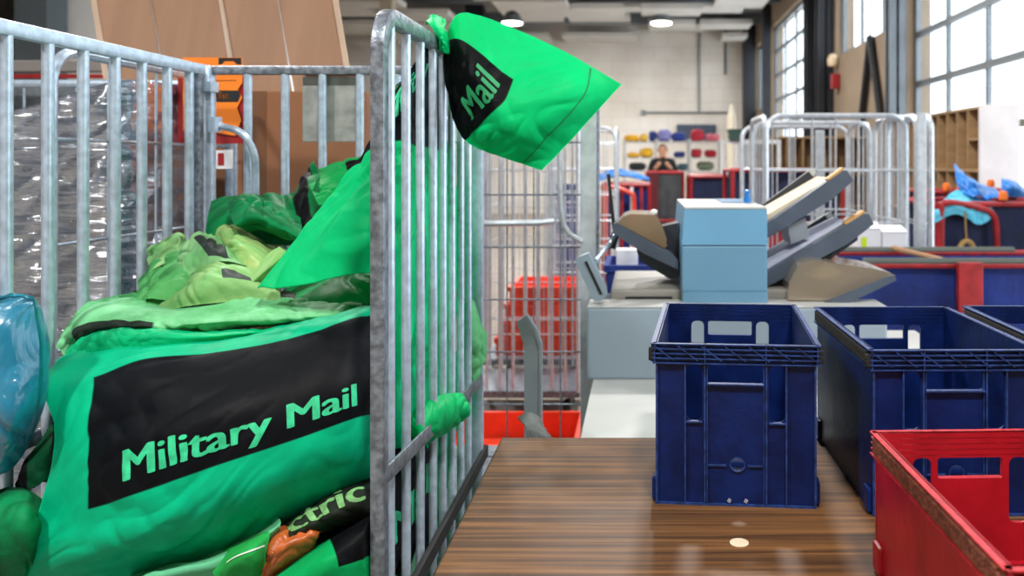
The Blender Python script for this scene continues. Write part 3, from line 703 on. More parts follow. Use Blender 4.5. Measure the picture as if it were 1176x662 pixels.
# --- sack hung over the right panel: outer half sticks out to the right
S = Sheet([
 row(2.02, (507,64),(508,58),(508,52),(509,47),(511,42)),
 row(1.98, (514,112),(521,88,1.95),(529,64,1.95),(534,38,1.97),(531,14,2.0)),
 row(1.94, (533,162),(556,141,1.88),(580,114,1.87),(592,76,1.91),(588,32,1.97)),
 row(1.92, (580,181),(604,156,1.86),(630,127,1.85),(652,96,1.87),(650,60,1.93)),
 row(1.90, (622,196),(645,173),(668,148),(692,121),(714,97))],
 n=(70,84), excess=(1.04,1.03), wave=.10, amp=.0055, iters=90, seed=12, hold=.35, pin=.9)
flagM = bagmat('bright_green_sack_cloth', (6,204,118), [(-.1, .66, -.1, .5)], black=(14,17,20), stain=.1, translucent=.12, crease=.3)
o = sack('mail_sack', 'empty green sack lettered Mail, draped over the top rail and sticking out', 'mail sack', S, flagM, back=(0,.05,.0), group=GRP)
v, f = S.lettering('Mail', .19, .455, 0, .115, bold=.025, width=.38)
sub('lettering', o, v, f, mk('dark_green_lettering', (30,150,92), .6), 'green word Mail')
sv = S.at(np.linspace(.02,.98,40), np.full(40,.86), .001); sw = S.at(np.linspace(.02,.98,40), np.full(40,.868), .001)
sub('hem_seam', o, np.concatenate([sv,sw]), [(i,i+1,41+i,40+i) for i in range(39)], mk('green_thread', (6,128,72), .8), 'stitched hem line')
# the knot of cloth pinched over the rail
K = Sheet([
 [P(488,28,1.99), P(494,22,2.0), P(503,20,2.02), P(510,24,2.06)],
 [P(489,24,1.95), P(497,19,1.96), P(506,24,1.98), P(513,32,2.02)],
 [P(493,28,1.90), P(501,27,1.90), P(508,36,1.93), P(515,42,1.99)],
 [P(503,44,1.90), P(508,44,1.90), P(512,48,1.93), P(517,52,1.99)],
 [P(505,58,1.93), P(509,60,1.92), P(514,62,1.95), P(518,60,2.0)]], n=(30,40), excess=(1.16,1.08), wave=.035, amp=.006, ang=0.15, iters=120, seed=3, world=True)
me = K.mesh('pinched_cloth', MATS['bright_green_sack_cloth'], None, .003)
me.materials.clear(); me.materials.append(bagmat('bright_green_plain_cloth', (6,200,116), (), stain=.1, translucent=.05))
co = np.empty(len(me.vertices)*3); me.vertices.foreach_get('co', co); me.vertices.foreach_set('co', (co.reshape(-1,3)-np.array(o.location)).ravel())
add('pinched_cloth', me, o)

# --- big bright sack hanging inside the right panel, flaring to the front left
S = Sheet([
 row(2.0, (490,50,2.0),(496,46,2.02),(501,44,2.03),(506,46,2.06),(511,52,2.1)),
 row(2.0, (430,165,1.93),(448,118,1.92),(466,100,1.95),(488,100,2.02),(508,110,2.1)),
 row(1.9, (394,204,1.92),(425,192,1.86),(455,190,1.83),(490,195,1.99),(514,200,2.16)),
 row(1.8, (348,264,1.87),(393,258,1.77),(440,260,1.74),(488,266,1.98),(520,270,2.2)),
 row(1.8, (297,332,1.80),(345,328,1.75),(415,314,1.74),(480,318,1.96),(524,330,2.25))],
 n=(84,84), excess=(1.05,1.04), wave=.12, amp=.014, ang=.6, iters=90, seed=21, hold=.3, lim=LIM)
inM = bagmat('green_inner_sack_cloth', (5,196,118), [(-.1, 1.1, -.1, .43)], black=(18,21,26), stain=.12, translucent=.1)
o = sack('mail_sack', 'bright green sack hanging inside the right bars, its corner pointing left over the pile', 'mail sack', S, inM, group=GRP)
v, f = S.lettering('Military', .35, .40, 0, .14, bold=.03, width=.55, rot=.45)
sub('lettering', o, v, f, M_letter)

# --- pale roll lying across the top of the big sack
S = Sheet([
 row(1.95, (70,372),(118,344),(200,350),(265,341),(330,336),(395,340),(418,350)),
 row(1.84, (65,386,1.88),(108,356),(200,357),(265,350),(330,346),(390,347),(420,351,1.88)),
 row(1.77, (64,398,1.84),(102,378,1.79),(200,374),(265,369),(330,366),(388,361,1.78),(418,354,1.86)),
 row(1.83, (74,409),(108,390),(200,385),(265,380),(330,375),(382,369),(414,358,1.9))],
 n=(110,44), excess=(1.02,1.09), wave=.06, amp=.008, ang=1.35, iters=150, seed=31, hold=.3, lim=LIM)
o = sack('mail_sack', 'pale mint sack rolled lengthwise across the top of the big lettered sack', 'mail sack', S,
     bagmat('pale_mint_sack_cloth', MINT, [(.10,.29,.55,.95),(.62,.83,-.1,.22)], black=(58,72,62), green2=(92,180,112), weave=.3, translucent=.05, crease=.45), back=(0,.08,.0), group=GRP)
# --- bright fold lying under it
S = Sheet([
 row(1.83, (80,396),(112,378),(165,374),(230,380),(300,378),(372,370)),
 row(1.76, (76,404,1.8),(108,388),(165,383,1.74),(232,385,1.74),(302,380,1.75),(376,370,1.79)),
 row(1.75, (78,417,1.78),(108,408,1.74),(172,403,1.73),(235,394,1.74),(305,385,1.76),(378,373,1.8))],
 n=(90,30), excess=(1.03,1.08), wave=.06, amp=.0035, ang=1.4, iters=90, seed=8, lim=LIM)
sack('mail_sack', 'flat folded emerald sack squeezed between the pale roll and the big sack', 'mail sack', S, bagmat('emerald_fold_cloth', (4,180,116), (), stain=.25, translucent=0.), back=(0,.05,-.01), group=GRP)
# --- crumpled yellowish sacks
def crumple(ctrl, name, label, col, panels=(), seed=0, n=(60,46), ex=(1.14,1.14), wave=.075, amp=.010, col2=None, black=(60,70,62), back=(0,.03,-.015), ang=None, hold=.22, **kw):
    S = Sheet(ctrl, n=n, excess=ex, wave=wave, amp=amp, iters=150, seed=seed, hold=hold, lim=kw.pop('lim', LIM), ang=ang)
    return S, sack('mail_sack', label, 'mail sack', S, bagmat(name, col, panels, black=black, green2=col2, weave=.25, crease=.5, translucent=.04), back=back, group=GRP)
crumple([row(2.1, (160,322),(185,300),(212,292),(232,300)), row(2.0, (158,334),(186,318,1.96),(212,310,1.96),(236,318)), row(1.95, (150,350),(180,345,1.9),(212,346,1.9),(240,344))],
        'mid_green_crumpled_cloth', 'small mid-green crumpled sack behind the left end of the pale roll', (92,176,100), seed=41, col2=(50,128,70), n=(46,40))
crumple([row(2.15, (118,352),(150,340),(185,332),(215,335)), row(2.0, (110,352),(150,345,1.95),(190,338,1.95),(218,342)), row(1.95, (112,360),(150,356,1.9),(190,354,1.9),(220,354))],
        'leafy_green_crumpled_cloth', 'leaf-green crumpled sack touching the left bars above the pale roll', (98,190,112), seed=44, col2=(48,140,80), n=(46,30))
crumple([row(2.2, (172,286),(190,276),(207,268),(216,282)), row(2.12, (170,298),(188,286),(206,278),(218,292)), row(2.05, (172,312),(190,304),(205,300),(220,304))],
        'olive_crumpled_cloth', 'little pale olive sack corner standing up by the left back corner bars', (150,196,130), seed=45, col2=(70,140,80), n=(34,34))
S, yo = crumple([row(1.98, (182,346),(212,316),(250,298),(290,310),(320,328)), row(1.89, (180,352),(216,332,1.87),(252,318,1.86),(290,324,1.87),(322,336)), row(1.86, (188,358),(220,351),(255,347),(292,345),(322,346))],
        'yellow_green_patched_cloth', 'yellow-green crumpled sack with a grey patch in the middle of the pile', LIME, [(.52,.78,.30,.5)], seed=52, n=(70,44), wave=.08, amp=.010, col2=(112,178,104), black=(72,84,78))
def loose_fold(par, ctrl, mat, seed, n=(54,30), wave=.06, amp=.007, ang=None):
    S = Sheet(ctrl, n=n, excess=(1.05,1.05), wave=wave, amp=amp, iters=60, seed=seed, lim=LIM, ang=ang)
    me = S.mesh('loose_fold', mat, (0,.05,-.02)); co = np.empty(len(me.vertices)*3); me.vertices.foreach_get('co', co)
    me.vertices.foreach_set('co', (co.reshape(-1,3)-np.array(par.location)).ravel()); me.update(); return add('loose_fold', me, par)
loose_fold(yo, [row(2.08, (204,300),(210,282),(226,268),(246,270),(264,286)), row(1.98, (205,310),(220,292),(238,283),(256,288),(278,301)), row(1.95, (212,322),(232,307),(250,300),(268,302),(292,309))],
     bagmat('grey_patched_pale_cloth', (146,200,140), [(.42,.80,.18,.8)], black=(74,86,82), green2=(112,184,116), weave=.25, crease=.4), 152)
loose_fold(yo, [row(1.95, (256,344),(274,320),(296,302),(320,283)), row(1.87, (266,346),(285,326),(306,308),(329,290)), row(1.9, (280,347),(298,331),(316,315),(332,301))],
     bagmat('pale_lime_cloth', (160,206,134), (), green2=(120,190,96), weave=.25, crease=.4), 155, ang=1.3)
crumple([row(2.25, (248,272),(262,258),(285,268),(318,282),(335,290)), row(2.1, (248,286),(268,276,2.03),(292,284,2.03),(318,292),(334,302)), row(2.02, (262,302),(284,298,1.96),(304,302,1.95),(318,308),(330,318)), row(1.95, (268,345),(288,336,1.88),(304,326,1.88),(316,322),(328,330))],
        'sallow_yellow_cloth', 'sallow yellow sack crumpled next to the folded emerald roll', (170,196,120), seed=57, n=(56,50), wave=.08, col2=(120,190,110))
# --- folded emerald roll and dark sack at the back
crumple([row(2.25, (262,232),(285,222),(312,232),(345,250)), row(2.15, (264,246),(286,234),(314,246),(346,262)), row(2.08, (270,258),(290,248),(316,258),(343,272)), row(2.12, (284,266),(300,264),(320,272),(340,280))],
        'emerald_roll_cloth', 'emerald sack folded into a flat roll below the black-patched sack', EMER, seed=61, n=(56,40), ex=(1.05,1.1), wave=.05, amp=.006, ang=1.2, col2=(4,100,56))
crumple([row(2.42, (243,232),(262,226),(300,224),(338,222),(352,196),(362,186)), row(2.3, (238,252),(262,244),(298,240),(330,240),(348,222),(366,208)), row(2.25, (236,276),(258,262),(295,256),(328,258),(350,248),(372,232)), row(2.2, (240,300),(262,288),(295,280),(330,282),(352,276),(380,262))],
        'dark_emerald_patched_cloth', 'dark emerald sack with an upright black patch against the back bars', (6,124,66), [(.70,.87,-.1,1.1)], seed=66, n=(64,50), ex=(1.08,1.08), wave=.12, amp=.009, black=(17,18,22), col2=(3,92,48))
crumple([row(2.42, (352,200),(375,190),(400,182),(430,172),(470,170)), row(2.3, (356,214),(380,206),(404,198),(434,192),(474,195)), row(2.2, (366,236),(388,230),(410,222),(440,220),(478,230))],
        'forest_green_back_cloth', 'forest green sack rising behind the bright hanging sack at the back bars', (8,158,78), [(.46,.66,.2,1.1)], seed=69, n=(50,34), ex=(1.05,1.06), black=(17,18,22))
# --- under the hanging sack
crumple([row(2.0, (316,338),(350,322),(390,306),(430,300),(474,300)), row(1.88, (326,350),(360,340,1.85),(396,332,1.85),(432,328,1.86),(474,335,1.95)), row(1.84, (345,366),(372,362,1.8),(402,364,1.8),(434,368,1.83),(476,375,1.96))],
        'rich_green_under_cloth', 'rich green sack tucked under the hanging one, right of the pale roll', (10,160,84), seed=72, n=(56,36), wave=.08)
crumple([row(1.9, (372,346),(388,340),(402,340),(414,344)), row(1.82, (372,352),(388,348),(402,347),(416,348)), row(1.82, (376,358),(390,355),(403,353),(414,352))],
        'whitish_mint_cloth', 'small whitish mint sack end beside the front post', (170,220,190), seed=73, n=(30,22), wave=.04, amp=.004)
# --- sacks filling the right-hand side, seen through the bars
def sidewall(label, name, col, zs, panels=(), seed=0, y0=1.76, y1=2.44, bulge=.03, black=(18,21,26), wave=.12):
    ctrl = []
    for i, z in enumerate(zs):
        e = math.sin(PI*(i)/(len(zs)-1)); r = []
        for k in range(6):
            y = y0+(y1-y0)*k/5; s_ = math.sin(PI*(k+.3)/5.6)
            r.append((CXR-.10+.075*max(.15, e)*max(.2, s_)+bulge, y, z+.03*math.sin(2.1*k+seed)))
        ctrl.append(r)
    S = Sheet(ctrl, n=(80,50), excess=(1.07,1.07), wave=wave, amp=.012, iters=140, seed=seed, hold=.25, lim=LIM, world=True)
    return S, sack('mail_sack', label, 'mail sack', S, bagmat(name, col, panels, black=black, stain=.2, translucent=.05), back=(-.05,0,0), group=GRP)
sidewall('tall green sack pressed against the right bars, below the hanging sack', 'side_green_cloth', (4,196,124), (1.42,1.32,1.18,1.04,.90), seed=81)
sidewall('green sack lying behind the slanting flat rail of the right panel', 'side_teal_cloth', (4,188,126), (.99,.92,.84,.74,.66), seed=83)
S, o = sidewall('black-panelled sack low behind the right bars with green letters', 'side_black_cloth', (8,170,96), (.86,.78,.68,.56,.46), [(-.1,.52,.06,1.1)], seed=86, y0=1.68, y1=2.3)
v, f = S.lettering('Mail', .08, .55, 0, .16, bold=.03, width=.34); sub('lettering', o, v, f, M_letter)
v, f = S.lettering('Post', .06, .85, 0, .16, bold=.03, width=.30); sub('lettering', o, v, f, M_letter)
S, o = sidewall('rumpled deep green sack along the right bars near the back post', 'side_deep_cloth', (6,160,92), (1.62,1.5,1.36,1.22,1.1), seed=88, y0=1.98, y1=2.42, bulge=-.01)
# tongue of pale cloth poking out past the back post
S = Sheet([[P(536,346,2.34),P(541,344,2.37),P(545,346,2.39)], [P(538,380,2.33),P(546,376,2.36),P(553,372,2.4)], [P(540,415,2.33),P(549,408,2.34),P(560,388,2.38)], [P(541,442,2.35),P(546,436,2.36),P(553,425,2.39)]], n=(26,40), excess=(1.06,1.04), wave=.06, amp=.006, seed=91, world=True)
sack('mail_sack', 'pale green sack corner poking out between the bars by the back post', 'mail sack', S, bagmat('soft_pale_green_cloth', (120,208,140), (), stain=.2), back=(-.05,.0,0), group=GRP)
S = Sheet([[P(468,616,1.86),P(476,617,1.90),P(486,628,1.96)], [P(470,636,1.86),P(480,638,1.90),P(490,642,1.97)], [P(471,662,1.88),P(478,660,1.91),P(486,652,1.97)]], n=(26,30), excess=(1.03,1.03), wave=.06, amp=.003, seed=95, world=True, lim=LIM)
sack('mail_sack', 'flat pale mint sack corner low behind the right bars, near the table edge', 'mail sack', S, bagmat('light_mint_corner_cloth', (140,214,168), (), stain=.15), back=(-.03,.0,0), group=GRP)
# rounded green fold bulging out over the flat rail
S = Sheet([[P(482,478,1.84),P(492,462,1.90),P(510,454,1.98),P(528,452,2.06),P(538,462,2.10)], [P(482,492,1.80),P(496,478,1.86),P(514,468,1.94),P(532,466,2.03),P(541,470,2.10)], [P(482,506,1.81),P(497,496,1.86),P(515,486,1.94),P(531,478,2.03),P(540,474,2.10)], [P(481,514,1.85),P(495,508,1.91),P(513,498,1.98),P(529,486,2.06),P(538,477,2.12)]], n=(50,34), excess=(1.05,1.1), wave=.06, amp=.003, ang=1.2, seed=93, world=True)
sack('mail_sack', 'green sack fold bulging out between the bars just above the flat rail', 'mail sack', S, bagmat('bulging_green_cloth', (10,184,104), (), stain=.2), back=(-.06,.02,0), group=GRP)
# --- low sacks in front, under the big one
S, o = crumple([row(1.7, (300,612),(335,588),(372,562),(420,545),(450,540)), row(1.6, (312,624),(345,600,1.55),(380,578,1.55),(420,562,1.57),(450,558,1.7)), row(1.56, (318,632),(352,612,1.53),(388,596,1.53),(422,585,1.56),(450,585,1.7)), row(1.62, (330,640),(360,626),(395,612),(425,604),(450,604,1.74))],
        'dark_printed_cloth', 'black sack with faded green letters under the right end of the big sack', (30,36,32), (), seed=101, n=(60,44), ex=(1.03,1.05), wave=.08, amp=.005, col2=(44,52,44))
v, f = S.lettering('ctric', .16, .50, 0, .36, bold=.03, width=.58); sub('lettering', o, v, f, mk('faded_green_lettering', (120,176,110), .7, vary=.25, vscale=60))
crumple([row(1.62, (150,660),(200,648),(250,632),(300,606),(318,592)), row(1.55, (150,668),(205,655,1.53),(255,640,1.53),(305,614,1.54),(322,600)), row(1.56, (160,690),(215,680),(262,660),(300,634),(318,616))],
        'mint_edge_cloth', 'flat mint sack edge just under the big sack, along the bottom', (112,206,158), seed=104, n=(60,24), ex=(1.02,1.04), wave=.08, amp=.003)
S, o = crumple([row(1.6, (242,645),(262,628),(285,618),(308,607)), row(1.54, (245,655),(265,636,1.51),(288,624,1.51),(310,612)), row(1.52, (248,668),(268,652,1.49),(290,645,1.49),(304,640)), row(1.56, (250,700),(270,690),(292,682),(306,672))],
        'stitched_green_cloth', 'green sack mouth with a white stitched line at the bottom edge', (46,176,84), seed=107, n=(44,40), ex=(1.05,1.05), wave=.07, amp=.005)
a_ = S.at(np.linspace(.25,.92,30), np.full(30,.50), .002); b_ = S.at(np.linspace(.25,.92,30), np.full(30,.522), .002)
sub('stitching', o, np.concatenate([a_,b_]), [(i,i+1,31+i,30+i) for i in range(29)], mk('white_thread', (225,235,225), .8), 'white stitched line')
S = Sheet([row(1.62, (298,622),(318,606),(345,602),(372,598)), row(1.55, (298,636),(320,622,1.52),(346,612,1.53),(370,606)), row(1.53, (296,650),(318,640,1.50),(342,628,1.51),(364,618)), row(1.56, (294,680),(316,672),(338,656),(358,636))], n=(44,40), excess=(1.1,1.1), wave=.06, amp=.010, iters=140, seed=111, lim=LIM)
sack('plastic_bag', 'crumpled orange-brown plastic bag among the green sacks at the bottom', 'plastic bag', S, mk('orange_brown_plastic', (196,98,46), .35, 0, vary=.3, vscale=14, bump=.3, bscale=30), back=(0,.06,-.02))
crumple([row(1.62, (306,664),(335,640),(362,622),(395,602),(430,580),(450,575)), row(1.52, (310,668),(340,650,1.5),(370,634,1.48),(400,616,1.5),(430,600,1.53),(450,598,1.68)), row(1.48, (316,682),(348,668,1.46),(378,656,1.45),(405,648,1.48),(430,640,1.52),(449,640,1.66)), row(1.52, (318,715),(350,705,1.5),(380,700,1.5),(410,695,1.52),(430,690,1.55),(449,690,1.7))],
        'black_green_low_cloth', 'green sack with a rounded black panel at the foot of the front post', (10,176,96), [(.48,1.1,-.1,.66)], seed=114, n=(64,48), ex=(1.05,1.06), wave=.1, amp=.009, black=(16,18,22))
crumple([row(1.7, (-40,575),(0,562),(30,560),(50,575)), row(1.6, (-40,600),(0,585,1.57),(30,585,1.56),(48,600)), row(1.6, (-40,640),(0,640,1.56),(28,640,1.56),(42,645)), row(1.7, (-40,700),(0,700),(25,690),(38,680))],
        'muted_green_corner_cloth', 'muted green sack in the bottom left corner', (18,140,84), seed=118, n=(44,44), ex=(1.04,1.05), wave=.1, amp=.007, col2=(6,92,52))
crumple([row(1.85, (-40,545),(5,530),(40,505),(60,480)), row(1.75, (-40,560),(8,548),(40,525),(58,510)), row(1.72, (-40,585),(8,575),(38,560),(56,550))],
        'dark_green_sack_cloth', 'dark green sack between the blue plastic and the big sack', (8,84,50), [(-.1,.6,.3,1.1)], seed=121, n=(40,30), ex=(1.08,1.08), black=(20,22,22))  # dark green cloth with a black panel
# heap underneath so the pile stands on the deck
for i, (z0_, z1_, x0_, x1_, y0_, y1_, lab) in enumerate(((.215,.47,-1.26,-.9,1.62,2.44,'dark sack at the bottom left of the cage, under the pile'), (.215,.5,-.9,-.52,1.62,2.44,'dark sack at the bottom right of the cage, under the pile'), (.47,1.0,-1.26,-.6,1.86,2.44,'packed green sack in the heart of the pile'))):
    ctrl = []
    for a in range(5):
        v_ = a/4; r_ = []
        for b in range(6):
            u_ = b/5; hh = (max(0, math.sin(PI*u_))*max(0, math.sin(PI*v_)))**.45
            r_.append((x0_+(x1_-x0_)*u_, y1_+(y0_-y1_)*v_, z0_+.06+(z1_-z0_-.06)*hh))
        ctrl.append(r_)
    S = Sheet(ctrl, n=(40,36), excess=(1.08,1.08), wave=.14, amp=.012, iters=90, seed=130+i, hold=.3, lim=LIM, world=True, up=1)
    sack('mail_sack', lab, 'mail sack', S, bagmat('buried_sack_cloth', (12,104,62), (), stain=.3), back=(0,0,-.06), group=GRP)
# --- blue translucent bag hung at the left
S = Sheet([row(1.62, (-60,334),(-20,338),(10,339),(38,340)), row(1.62, (-60,380),(-22,372,1.57),(8,370,1.57),(40,360)), row(1.6, (-60,430),(-22,425,1.55),(12,420,1.56),(46,402)), row(1.6, (-60,490),(-20,488,1.55),(14,486,1.55),(42,460)), row(1.64, (-60,545),(-25,548),(5,545),(26,522))], n=(56,64), excess=(1.05,1.05), wave=.08, amp=.010, ang=.2, iters=140, seed=141, pin=.5)
blueb = film('cyan_bag_plastic', (70,170,196), gloss=.05, rough=.3, bump=.6, bscale=16, stretch=(1,1,.6), veil=.55, veilcol=(24,150,186))
o = sack('plastic_bag', 'translucent cyan plastic bag hanging at the left edge of the cage', 'plastic bag', S, blueb, back=(0,.09,0))
V1 = S.at(np.linspace(0,1,50), np.full(50,.0), .003); V2 = S.at(np.linspace(0,1,50), np.full(50,.035), .003)
sub('rolled_rim', o, np.concatenate([V1,V2]), [(i,i+1,51+i,50+i) for i in range(49)], mk('teal_plastic_rim', (20,128,150), .3))
#@@BACKGROUND

# ================================================================== SORTING MACHINE ON A WHITE TABLE
def slab(mb, poly, Y0, Y1):
    """outline given in photo pixels at depth Y0, carried straight back to Y1"""
    q = [P(a, b, Y0) for a, b in poly]; n = len(q)
    vs = [(p.x, Y0, p.z) for p in q] + [(p.x, Y1, p.z) for p in q]
    return mb.add(vs, [tuple(range(n)), tuple(range(2*n-1, n-1, -1))] + [(i, n+i, n+(i+1) % n, (i+1) % n) for i in range(n)])
WT = .742
t = thing('side_table', 'white table under the blue-grey mailing machine, behind the walnut table', 'table', (.4, 2.75, 0))
part('table_top', MB().b2(-.152, 1.15, 2.04, 3.5, WT-.03, WT, .004), M_machwhite, t)
for x in (-.1, 1.1):
    for y in (2.12, 3.42): part('leg', MB().b2(x-.02, x+.02, y-.02, y+.02, 0, WT-.03), M_frame, t)
bronze = film('bronze_clear_plastic', (188,160,118), gloss=.10, rough=.12, bump=.1, bscale=6, veil=.42, veilcol=(176,150,110))
clearb = film('smoky_clear_plastic', (206,188,160), gloss=.10, rough=.1, bump=.1, bscale=6, veil=.4, veilcol=(196,180,156))
t = thing('mailing_machine', 'blue-grey folding and mailing machine with slanted feed trays behind the crates', 'machine', (.4, 3.0, WT))
part('base', MB().b2(-.172, .80, 2.70, 2.85, WT, .973, .008), M_machgrey, t)
part('base_top', MB().b2(-.17, .80, 2.702, 2.85, .9735, .977), M_machwhite, t)
part('rear_body', MB().b2(-.10, .72, 2.86, 3.36, WT, 1.01, .01), mk('beige_grey_housing', (150,146,138), .45, vary=.05), t)
part('exit_slot', MB().b2(-.05, .11, 2.852, 2.862, .962, .985), M_rubber, t)
tw = part('tower', MB().b2(.140, .424, 2.78, 3.40, 1.012, 1.166, .006).b2(.140, .424, 2.862, 3.40, .98, 1.014), M_machblue, t)
part('front_apron', MB().b2(.142, .424, 2.776, 2.86, .9775, 1.013), M_machblue, t)
ld = MB(); ld.add([(.140,2.78,1.169),(.424,2.78,1.169),(.424,3.40,1.169),(.140,3.40,1.169),(.149,2.79,1.287),(.424,2.79,1.287),(.424,3.40,1.287),(.149,3.40,1.287)], [(3,2,1,0),(4,5,6,7),(0,1,5,4),(1,2,6,5),(2,3,7,6),(3,0,4,7)])
part('lid', ld, mk('sky_blue_housing', (104,156,190), .42, vary=.03), t)
tp = part('lid_top', MB().b2(.149, .424, 2.79, 3.40, 1.2875, 1.296, .003), M_machwhite, t)
part('lid_recess', MB().b2(.30, .415, 3.05, 3.36, 1.2965, 1.299), mk('steel_blue_plastic', (86,124,160), .4), tp)
part('release_knob', MB().lathe([(.012,0),(.014,.012),(.008,.03),(.012,.042),(.004,.048)], (.385,3.0,1.299), 12), mk('bright_blue_plastic', (30,120,200), .3), t, True)
def feed(s0, s1, Y0, Y1, lab, pap):
    """slanted feed tray between two pixel points at depth Y0"""
    a = Vector(s0); b = Vector(s1); d = (b-a); L_ = d.length; d.normalize(); n_ = Vector((d.y, -d.x))
    if n_.y > 0: n_ = -n_
    def q(u, v): r = a + d*L_*u + n_*v; return (r.x, r.y)
    tr = part('feed_tray', slab(MB(), [q(0,-10), q(.75,-10), q(1,-4), q(1,9), q(.97,12), q(0,4)], Y0, Y0+.05), M_tray, t, label=lab)
    part('tray_bed', slab(MB(), [q(0,-6), q(.95,-2), q(.95,3), q(0,-2)], Y0+.05, Y1-.03), M_tray, tr)
    part('paper_stack', slab(MB(), [q(0,4), q(.82,6), q(.84,12), q(0,14)], Y0+.055, Y1-.035), pap, tr)
    part('side_guide', slab(MB(), [q(0,6), q(.70,22), q(.76,28), q(.72,32), q(0,24)], Y1-.03, Y1), M_traydk, tr)
    part('guide_tip', slab(MB(), [q(.70,23), q(.75,27), q(.73,32), q(.69,31)], Y1-.032, Y1+.002), M_machwhite, tr)
    part('tray_lip', slab(MB(), [q(.80,10), q(.98,12.5), q(.98,15), q(.80,13)], Y0+.002, Y0+.05), mk('amber_edge', (206,160,96), .5), tr)
    part('roller_block', slab(MB(), [q(.20,-30), q(.38,-33), q(.44,-12), q(.26,-10)], Y0+.02, Y0+.2), mk('silver_grey_plastic', (150,158,166), .35, .2), tr)
feed((872, 268), (978, 204), 2.95, 3.3, 'upper slanted feed tray', mk('cream_paper_stack', (226,212,186), .8))
feed((874, 322), (1002, 254), 2.9, 3.25, 'lower slanted feed tray', mk('lilac_white_paper_stack', (206,208,226), .8))
part('tray_arm', slab(MB(), [(880,322),(900,318),(950,296),(985,270),(985,276),(940,308),(880,345)], 2.95, 3.2), M_traydk, t)
# catch tray at the lower right with a smoky clear hood
ct = part('catch_tray', slab(MB(), [(945,349),(1026,316),(1030,322),(968,352)], 2.78, 3.1), M_tray, t)
part('clear_hood', slab(MB(), [(905,345),(906,325),(918,303),(934,299),(1004,309),(1022,313),(1029,317),(958,346)], 2.80, 3.08), clearb, ct)
part('envelope', slab(MB(), [(932,318),(950,303),(968,312),(964,317),(940,322)], 2.88, 3.04), M_paper, ct)
# exit trays on the left with a bronze hood
et = part('exit_tray', slab(MB(), [(704,258),(708,256),(772,292),(779,300),(779,310),(740,292),(704,268)], 2.9, 3.2), M_tray, t)
part('bronze_hood', slab(MB(), [(709,256),(716,249),(724,246),(752,247),(760,258),(766,275),(764,286)], 2.92, 3.18), bronze, et)
part('hood_knob', MB().lathe([(.004,0),(.013,.004),(.014,.014),(.004,.02)], P(751,247,3.0), 12), M_white, et, True)
part('link_plate', slab(MB(), [(752,262),(779,256),(779,300),(770,294),(764,276)], 3.0, 3.1), M_traydk, t)
part('lower_exit_tray', slab(MB(), [(731,288),(737,286),(779,308),(779,322),(768,320),(735,300)], 2.95, 3.2), M_traydk, t)
pn = part('control_panel', slab(MB(), [(660,300),(664,296),(676,291),(696,332),(697,340),(690,346),(682,346)], 2.74, 2.80), mk('grey_blue_panel', (140,154,166), .45), t)
part('panel_slot', slab(MB(), [(671,301),(674,300),(692,338),(689,339)], 2.737, 2.741), M_rubber, pn)
part('panel_arm', MB().tube([P(684,300,2.8), P(700,280,2.95), P(712,262,2.98)], .008, 8), M_galv, t, True)
# bent grey metal upright and rag at the back edge of the walnut table
br = MB(); pa = [(605,366),(599,371),(608,395),(612,410),(612,520)]; 
slab(br, [(593,371),(605,362),(617,380),(622,396),(622,640),(602,640),(602,398)], 2.30, 2.325)
slab(br, [(605,362),(617,380),(622,396),(622,640),(619,640),(619,397),(614,382),(602,364)], 2.285, 2.30)
br.b2(-.36, -.22, 2.22, 2.40, 0, .012)
slab(br, [(606,640),(618,640),(618,790),(606,790)], 2.302, 2.322)
up_o = solo('metal_upright', br, mk('satin_grey_metal', (150,160,170), .35, .5, vary=.08), 'bent grey metal upright rising behind the far left corner of the walnut table', 'upright')
S = Sheet([row(2.2,(594,480),(604,474),(614,476),(622,486)), row(2.15,(598,484),(610,482),(620,488),(628,496)), row(2.1,(604,492),(614,494),(626,500),(636,508)), row(2.08,(606,512),(616,514),(628,518),(640,522))], n=(30,30), excess=(1.12,1.12), wave=.03, amp=.006, seed=5, up=1)
me = S.mesh('loose_flap', mk('grey_flap', (96,98,96), .9, vary=.2, vscale=30), None, .003)
co = np.empty(len(me.vertices)*3); me.vertices.foreach_get('co', co); me.vertices.foreach_set('co', (co.reshape(-1,3)-np.array(up_o.location)).ravel()); add('loose_flap', me, up_o)['label'] = 'limp grey flap at the foot'

